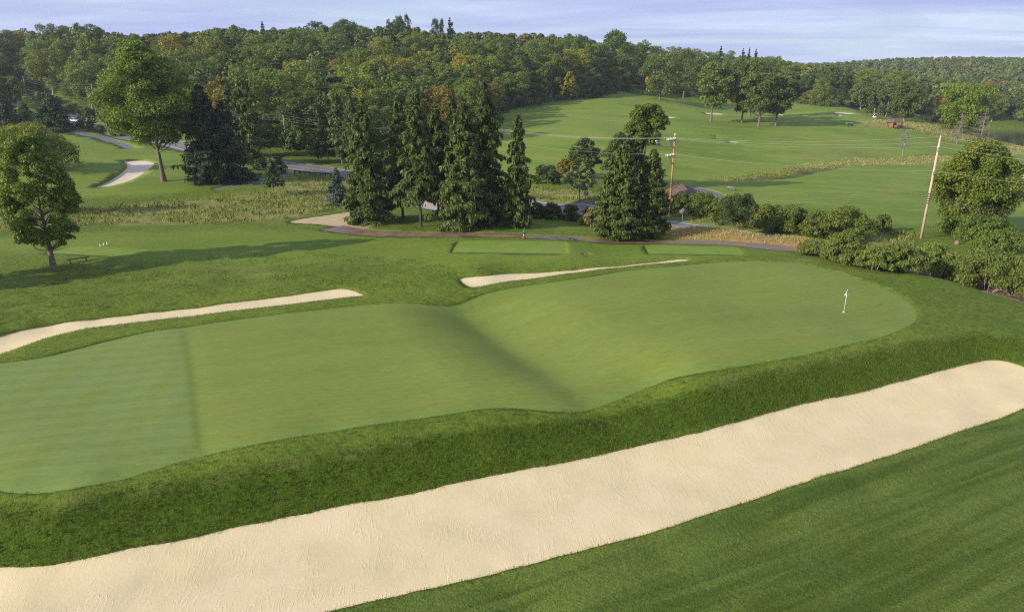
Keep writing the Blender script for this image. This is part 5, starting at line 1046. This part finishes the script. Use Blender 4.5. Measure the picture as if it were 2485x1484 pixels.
# signs seen from behind
def sign(u, v, h, s, lab, kind_):
    x, y, z = spot(u, v); t = thing('road_sign', (x, y, z), lab, 'road sign'); part('post', cyl((0, 0, 0), (0, 0, h), .035, sides=8), 'metal', t)
    if kind_ == 'd':
        q = s * .72; V = np.array([(0, -.04, h - q), (q, -.04, h), (0, -.04, h + q), (-q, -.04, h), (0, -.015, h - q), (q, -.015, h), (0, -.015, h + q), (-q, -.015, h)]) ; part('panel', (V, np.array([(0, 1, 2, 3), (7, 6, 5, 4), (0, 4, 5, 1), (1, 5, 6, 2), (2, 6, 7, 3), (3, 7, 4, 0)])), 'arm_wood', t)
    else: part('panel', cyl((0, -.04, h), (0, -.015, h), s, sides=20), 'arm_wood', t)
sign(1655, 543, 2.0, .85, 'diamond road sign seen from its grey back at the bend of the road', 'd'); sign(1421, 500, 2.2, .45, 'small round backed road sign left of the cone evergreens', 'r')
# guard rails
def rail(p, q, n_, lab, m_):
    A_, B_ = np.array(p), np.array(q); t = thing('guard_rail', tuple(A_), lab, 'guard rail'); L_ = B_ - A_
    part('rail', tube(np.array([(0, 0, .62), L_ * .5 + (0, 0, .62), L_ + (0, 0, .62)]), [.16, .16, .16], 6), m_, t)
    for i in range(n_): c = L_ * i / (n_ - 1); part('post', box(c[0], c[1] - .1, c[2] + .35, .22, .22, .85), m_, t)
rail(spot(716, 421), spot(816, 430), 9, 'dark guard rail along the near road edge left of the blue grey spruce', 'darkwood'); rail(spot(1286, 482), spot(1336, 484), 3, 'short rusty guard rail beyond the road right of the slim spruce', 'railwood')
# shingled hut and open shelter
def hut(x, y, z, w_, h, rh, ov, lab, name, wallm, rz=0, openf=False):
    t = thing(name, (x, y, z), lab, 'hut', rz=rz); a = w_ / 2
    for sx in (-1, 1):
        for sy in (-1, 1): part('corner_post', box(sx * a, sy * a, h / 2, .28, .28, h), 'darkwood', t)
    part('back_wall', box(0, a, h / 2, w_ - .3, .12, h - .05), wallm, t); part('left_wall', box(-a, 0, h * .5, .12, w_ - .3, h - .05), wallm, t)
    if openf: part('front_wall', box(0, -a, h * .24, w_ - .3, .1, h * .46), wallm, t)
    else: part('front_wall', box(-a * .45, -a, h * .42, w_ * .5, .12, h * .84), wallm, t)
    e = a + ov; V = [(-e, -e, h), (e, -e, h), (e, e, h), (-e, e, h), (0, 0, h + rh), (-e, -e, h - .14), (e, -e, h - .14), (e, e, h - .14), (-e, e, h - .14)]
    T = [(0, 1, 4), (1, 2, 4), (2, 3, 4), (3, 0, 4)]; me = bpy.data.meshes.new('roof'); me.from_pydata(V, [], T + [(0, 5, 6, 1), (1, 6, 7, 2), (2, 7, 8, 3), (3, 8, 5, 0), (8, 7, 6, 5)]); me.materials.append(M['shingle']); r_ = link('roof', me, t)
    for k, (sx, sy) in enumerate(((-1, -1), (1, -1), (1, 1), (-1, 1))): part('hip_ridge', cyl((sx * e, sy * e, h + .03), (0, 0, h + rh + .03), .07, sides=6), 'brownwood', r_)
    part('finial', cyl((0, 0, h + rh), (0, 0, h + rh + .4), .06, .03, 6), 'brownwood', r_)
    return t
x, y, z = at_depth(1653, 122); hut(x, y, z - .1, 4.2, 2.3, 1.7, .75, 'brown shingled hut with a pyramid roof behind the shrubs by the orange pole', 'shingled_hut', 'brownwood', rz=R(-20))
x, y, z = spot(2170, 309); hut(x, y, z - .05, 3.6, 2.1, 1.5, .7, 'small open shelter with a dark pyramid roof on the far dry slope', 'open_shelter', 'orangewood', rz=R(8), openf=True)
# barrels, boxes, far bench, boulder
for u, lab in ((1692, 'left pale green barrel behind the hut shrubs'), (1699, 'middle pale green barrel behind the hut shrubs'), (1706, 'right pale green barrel behind the hut shrubs')):
    x, y, z = at_depth(u, 116 - (u - 1692) * .12); V, F = tube(np.array([(0, 0, 0), (0, 0, .02), (0, 0, .3), (0, 0, .8), (0, 0, 1.12), (0, 0, 1.18), (0, 0, 1.2)]), [.05, .3, .34, .34, .30, .22, .02], 12); link('barrel', new_mesh('barrel', V, F, [M['bgreen']], smooth=True), loc=(x, y, z), label=lab, category='barrel', group='three pale green barrels')
for u, lab in ((2056, 'left dark green utility box on the far fairway'), (2066, 'right dark green utility box on the far fairway')):
    x, y, z = spot(u, 305); t = thing('utility_box', (x, y, z), lab, 'utility box', 'pair of green boxes on the far fairway'); part('cabinet', box(0, 0, .55, 1.15, .8, 1.1, .06), 'boxgreen', t); part('lid', box(0, 0, 1.13, 1.25, .9, .1, .03), 'bgreen', t)
x, y, z = spot(1776, 462); t = thing('park_bench', (x, y, z), 'small weathered bench on the fairway right of the shingled hut', 'bench', rz=R(-8)); part('seat', box(0, 0, .42, 1.8, .4, .08, .02), 'pole_grey', t); part('backrest', box(0, .2, .68, 1.8, .06, .3, .02), 'pole_grey', t)
for a in (-.75, .75): part('leg', box(a, 0, .2, .1, .4, .42), 'darkwood', t)
x, y, z = spot(2322, 592); r3 = np.random.default_rng(5); d = unit(r3, 1)
bp = [np.array([(0, 0, -.2), (0, 0, 0), (0, .05, .35), (.05, 0, .75), (.0, 0, .98)])]; V, F = tube(bp[0], [.2, .33, .32, .2, .03], 9); V[:, 2] *= .6; V += r3.normal(0, .03, V.shape); link('boulder', new_mesh('boulder', V, F, [M['stone']], smooth=False), loc=(x, y, z), label='pale boulder between the pole foot and the corner shrub', category='boulder')
# people
def body(name, J, rad, E, m_, parent, root=0):
    me = bpy.data.meshes.new(name); me.from_pydata([Vector(j) for j in J], E, []); me.materials.append(M[m_]); o = link(name, me, parent)
    sk = o.modifiers.new('skin', 'SKIN'); sk.use_smooth_shade = True
    for i, v in enumerate(me.skin_vertices[0].data): v.radius = (rad[i], rad[i] * .9); v.use_root = (i == root)
    ss = o.modifiers.new('sub', 'SUBSURF'); ss.levels = ss.render_levels = 1; return o
def person(x, y, z, rz, lab, shirt, pants, cap, pose='stand', group=None, clubs=False):
    t = thing('person', (x, y, z), lab, 'person', group, rz); sit = pose == 'sit'; bend = .55 if pose == 'bend' else .08
    hz = .52 if sit else .92; hp = np.array([0, 0, hz]); up = np.array([0, -math.sin(bend), math.cos(bend)])
    J = [hp, hp + up * .22, hp + up * .42, hp + up * .54, hp + up * .62 + (0, -.01, 0), hp + up * .76 + (0, -.02, 0), hp + up * .86 + (0, -.01, 0)]; Rd = [.15, .135, .16, .07, .055, .10, .07]; E = [(i, i + 1) for i in range(6)]
    hands = []
    for s in (-1, 1):
        sh = J[2] + (s * .19, 0, .08); n0 = len(J)
        el = sh + ((s * .05, -.06, -.28) if not sit else (s * .04, -.18, -.20)); wr = el + ((s * -.04, -.16, -.20) if pose != 'sit' else (s * -.06, -.24, .02)); hd = wr + (0, -.05, -.06)
        J += [sh, el, wr, hd]; Rd += [.07, .045, .03, .035]; E += [(2, n0), (n0, n0 + 1), (n0 + 1, n0 + 2), (n0 + 2, n0 + 3)]
        for f in range(5):
            k = len(J); a = hd + ((f - 2) * .018, -.03, -.02); L_ = (.04, .05, .055, .05, .035)[f]; J += [a + (0, -L_ * .4, -L_ * .5), a + (0, -L_ * .3, -L_ * 1.2)]; Rd += [.010, .008]; E += [(n0 + 3, k), (k, k + 1)]
        hx = hp + (s * .10, 0, -.05); n1 = len(J)
        if sit: kn, an = hx + (0, -.42, .02), hx + (0, -.46, -.40)
        else: kn, an = hx + (s * .02, -.05, -.42), hx + (s * .05, .02, -.80)
        J += [hx, kn, an, an + (0, -.16, -.03)]; Rd += [.10, .065, .042, .045]; E += [(0, n1), (n1, n1 + 1), (n1 + 1, n1 + 2), (n1 + 2, n1 + 3)]; hands.append((sh, el, hx, kn, an))
    b = body('body', J, Rd, E, 'skin', t)
    sj = [hp + up * .02, hp + up * .22, hp + up * .44]; sr = [.165, .155, .185]; se = [(0, 1), (1, 2)]
    for sh, el, *_ in hands: k = len(sj); sj += [sh, sh + (el - sh) * .6]; sr += [.09, .068]; se += [(2, k), (k, k + 1)]
    body('shirt', sj, sr, se, shirt, t)
    pj = [hp + up * .06, hp + (0, 0, -.03)]; pr2 = [.165, .16]; pe = [(0, 1)]
    for *_, hx, kn, an in hands: k = len(pj); end = kn + (an - kn) * (.08 if pants != 'khaki' else .85); pj += [hx, kn, end]; pr2 += [.118, .088, .075]; pe += [(1, k), (k, k + 1), (k + 1, k + 2)]
    body('trousers', pj, pr2, pe, pants, t)
    hd = J[5] + up * .06; V, F = tube(np.array([hd + up * q for q in (-.01, 0, .05, .085, .10)]), [.10, .118, .105, .06, .01], 12); cpo = part('cap', (V, F), cap, t, True); part('brim', box(*(hd + np.array([0, -.13, .01])), .17, .12, .02), cap, cpo)
    for s in (-1, 1): part('shoe', box(hands[0][4][0] * 0 + hands[(s + 1) // 2][4][0], hands[0][4][1] - .07, max(.05, hands[0][4][2] - .03) if not sit else hands[0][4][2] - .05, .11, .28, .1, .03), 'whitec', t)
    if clubs: part('golf_club', cyl(hands[0][4] + (0, -.3, .0), hands[0][1] + (.05, -.35, -.25), .012, sides=5), 'metal', t)
    return t
for u, v, rz_, lab, sh, pa, cp_, po in ((2448, 418.5, 40, 'person in a dark teal shirt and white cap standing nearest the orange tinged maple', 'teal', 'khaki', 'whitec', 'stand'), (2453.5, 426, -60, 'person in a navy shirt and white shorts bending beside the far right bunker', 'navy', 'whitec', 'whitec', 'bend'),
                                        (2467, 419, 10, 'person in grey standing rightmost near the far right bunker', 'greyc', 'khaki', 'greyc', 'stand'), (2440.5, 428, 80, 'person in a white shirt partly behind the orange tinged maple', 'whitec', 'khaki', 'whitec', 'stand')):
    x, y, z = spot(u, v); person(x, y, z, R(rz_), lab, sh, pa, cp_, po, 'golfers by the far right bunker', clubs=po == 'bend')
def cart(x, y, z, rz, lab, bodym, passengers):
    t = thing('golf_cart', (x, y, z), lab, 'golf cart', rz=rz)
    part('body', [box(0, .75, .48, 1.15, .75, .5, .1, taper=.85), box(0, -.35, .42, 1.15, 1.2, .3, .08), box(0, -1.0, .6, 1.1, .45, .55, .08)], bodym, t)
    part('seat', [box(0, -.35, .68, 1.05, .5, .16, .04), box(0, -.66, .98, 1.05, .14, .45, .04)], 'whitec', t); part('roof', box(0, -.2, 1.88, 1.2, 1.75, .09, .04), 'whitec', t); part('windshield', box(0, .5, 1.35, 1.0, .03, .85), 'glass', t)
    for a, b, a2, b2 in ((-.52, .55, -.52, .45), (.52, .55, .52, .45), (-.52, -.95, -.52, -.9), (.52, -.95, .52, -.9)): part('roof_post', cyl((a, b, .6), (a2, b2, 1.86), .025, sides=6), 'black', t)
    for sx in (-.52, .52):
        for sy in (.82, -.85): w2 = part('wheel', cyl((sx - .09, sy, .23), (sx + .09, sy, .23), .23, sides=16), 'rubber', t); part('rim', cyl((sx - .1, sy, .23), (sx + .1, sy, .23), .12, sides=12), 'metal', w2)
    part('golf_bags', [cyl((-.25, -1.15, .6), (-.25, -1.3, 1.45), .14, .15, 8), cyl((.25, -1.15, .6), (.25, -1.3, 1.45), .14, .15, 8)], 'black', t)
    for sx, sh, lb in passengers:
        c, s = math.cos(rz), math.sin(rz); px_, py_ = sx, -.42; person(x + c * px_ - s * py_, y + s * px_ + c * py_, z + .28, rz + math.pi, lb, sh, 'khaki', 'whitec', 'sit')
x, y, z = spot(1594, 353); cart(x, y, z, R(-80), 'dark blue golf cart with two riders parked left of the orange pole top', 'bluec', [(-.25, 'yellowc', 'person in a yellow shirt sitting in the blue golf cart'), (.25, 'whitec', 'person in a white shirt sitting in the blue golf cart')])
x, y, z = spot(2122, 287); cart(x, y, z, R(170), 'distant golf cart with a red clad rider at the edge of the far wood', 'whitec', [(-.25, 'redc', 'person in a red shirt sitting in the distant golf cart')])
# parked car by the upper road
x, y, z = spot(183, 297); t = thing('parked_car', (x, y, z + .03), 'pale car half hidden behind the clipped bushes on the upper road', 'car', rz=R(-20))
cb = part('body', [box(0, 0, .62, 4.5, 1.8, .6, .15), ], 'carpaint', t); part('cabin', box(-.2, 0, 1.15, 2.5, 1.6, .52, .12, taper=.78), 'glass', t); part('roof', box(-.2, 0, 1.43, 1.9, 1.25, .06, .02), 'carpaint', t)
for a in (-1.4, 1.4):
    for b in (-.85, .85): w2 = part('wheel', cyl((a, b - .1, .33), (a, b + .1, .33), .33, sides=16), 'rubber', t); part('rim', cyl((a, b - .11, .33), (a, b + .11, .33), .19, sides=12), 'metal', w2)
for b in (-.6, .6): part('headlight', box(2.22, b, .68, .1, .35, .16, .03), 'whitec', t)
# pond, its islet, road edge line
wp = np.array([(185, 312), (240, 290), (330, 300), (420, 340), (420, 420), (240, 430), (190, 380)], float); me = bpy.data.meshes.new('pond'); me.from_pydata([(a, b, -9.45) for a, b in wp], [], [tuple(range(len(wp)))]); me.materials.append(M['water']); link('pond', me, kind='structure')
P = smooth_poly(ground_hit([(1659, 540.5), (1700, 545.5), (1863, 566.5), (1960, 580.5)]), 2, False); t_ = np.gradient(P, axis=0); t_ /= np.linalg.norm(t_, axis=1)[:, None]; nn = np.stack([-t_[:, 1], t_[:, 0]], 1) * .12
def ribbon(name, P, nn, m_, dz):
    Q = np.concatenate([P + nn, P - nn]); zz_ = terrain(Q[:, 0], Q[:, 1]) + dz; k = len(P); F = np.array([(i, i + 1, k + i + 1, k + i) for i in range(k - 1)]); link(name, new_mesh(name, np.c_[Q, zz_], F, [M[m_]]), kind='structure')
def roadline(off, name, m_, a, b, dash=False):
    Pm = smooth_poly(road_far + (road_near - road_far) * off, 2, False); Pm = Pm[(Pm[:, 0] > a) & (Pm[:, 0] < b)]; tt = np.gradient(Pm, axis=0); tt /= np.linalg.norm(tt, axis=1)[:, None]; ribbon(name, Pm, np.stack([-tt[:, 1], tt[:, 0]], 1) * .11, m_, -.01)
M['yline'] = plain('yellow_line', (.55, .40, .12), .7, .2, var=.1)
roadline(.12, 'road_edge_line', 'line', -120, 100); roadline(.85, 'road_edge_line', 'line', -120, 100); roadline(.5, 'road_centre_line', 'yline', -120, 100)
# low haze over the valley
hv = box(0, 500, 40, 7600, 7600, 156); mh = bpy.data.materials.new('haze'); mh.use_nodes = True; nh = mh.node_tree; nh.nodes.clear(); pv = N(nh, 'ShaderNodeVolumePrincipled'); pv.inputs['Density'].default_value = HAZE; pv.inputs['Color'].default_value = (.78, .86, 1, 1); pv.inputs['Anisotropy'].default_value = .2
oh = N(nh, 'ShaderNodeOutputMaterial'); nh.links.new(pv.outputs[0], oh.inputs['Volume']); me = new_mesh('haze', *hv, mats=[mh]); link('haze', me, kind='stuff', label='thin morning haze over the valley', category='haze')
print('props', round(time.time() - T0, 1))
# ------------------------------------------------------------------ light, sky, camera
SUN_EL, SUN_AZ = R(22.7), R(25.2)     # shadows run 25 degrees off +x
sd = Vector((math.cos(SUN_EL) * math.cos(SUN_AZ), math.cos(SUN_EL) * math.sin(SUN_AZ), -math.sin(SUN_EL)))
L = bpy.data.lights.new('sun', 'SUN'); L.energy = 5.0; L.angle = R(.6); L.color = (1, .90, .74)
lo = bpy.data.objects.new('sun', L); col.objects.link(lo); lo.rotation_euler = sd.to_track_quat('-Z', 'Y').to_euler()
w = bpy.data.worlds.new('World'); scene.world = w; w.use_nodes = True; nt = w.node_tree; nt.nodes.clear()
sky = N(nt, 'ShaderNodeTexSky'); sky.sky_type = 'NISHITA'; sky.sun_disc = False; sky.sun_elevation = SUN_EL
sky.sun_rotation = math.atan2(-sd.x, -sd.y); sky.altitude = 100; sky.air_density = 1.0; sky.dust_density = .6; sky.ozone_density = 2.2
g = N(nt, 'ShaderNodeTexCoord').outputs['Generated']; s = N(nt, 'ShaderNodeSeparateXYZ'); nt.links.new(g, s.inputs[0])
zz = math_(nt, 'ADD', math_(nt, 'MAXIMUM', s.outputs[2], 0.), .055)
cv = N(nt, 'ShaderNodeCombineXYZ'); nt.links.new(math_(nt, 'DIVIDE', s.outputs[0], zz), cv.inputs[0]); nt.links.new(math_(nt, 'DIVIDE', s.outputs[1], zz), cv.inputs[1])
n1 = noise(nt, 1, 5, .55, cv.outputs[0], stretch=(.16, .42, 1), rot=R(8), dist=.5)
n2 = noise(nt, 1, 6, .6, cv.outputs[0], stretch=(.35, .5, 1), rot=R(-25), dist=1.2)
veil = mix(nt, .62, sky.outputs[0], (6.6, 8.1, 11.2))
c = mix(nt, ramp(nt, n2, [(.45, 0), (.75, .55)]), veil, (10.4, 11.0, 13.6))
c = mix(nt, ramp(nt, n1, [(.43, 0), (.60, .9)]), c, (4.5, 5.0, 8.7))
bg = N(nt, 'ShaderNodeBackground'); nt.links.new(c, bg.inputs[0]); bg.inputs[1].default_value = .074
o = N(nt, 'ShaderNodeOutputWorld'); nt.links.new(bg.outputs[0], o.inputs[0])
cam = bpy.data.cameras.new('camera'); co = bpy.data.objects.new('camera', cam); col.objects.link(co)
co.location = (0, 0, CAM_H); co.rotation_euler = (R(90) - PITCH, 0, 0); cam.sensor_width = 36; cam.lens = 36 * FPX / 2485; cam.clip_end = 6000; cam.clip_start = .5
scene.camera = co
scene.view_settings.view_transform = 'Standard'; scene.view_settings.look = 'None'; scene.view_settings.exposure = .45; scene.view_settings.gamma = 1
scene.render.engine = 'CYCLES'; scene.cycles.use_denoising = False; scene.cycles.filter_width = 1.15; scene.cycles.max_bounces = 6; scene.cycles.diffuse_bounces = 3; scene.cycles.transparent_max_bounces = 4
scene.cycles.sample_clamp_indirect = 4; scene.cycles.volume_bounces = 0
print('scene ready', round(time.time() - T0, 1), len(bpy.data.objects))
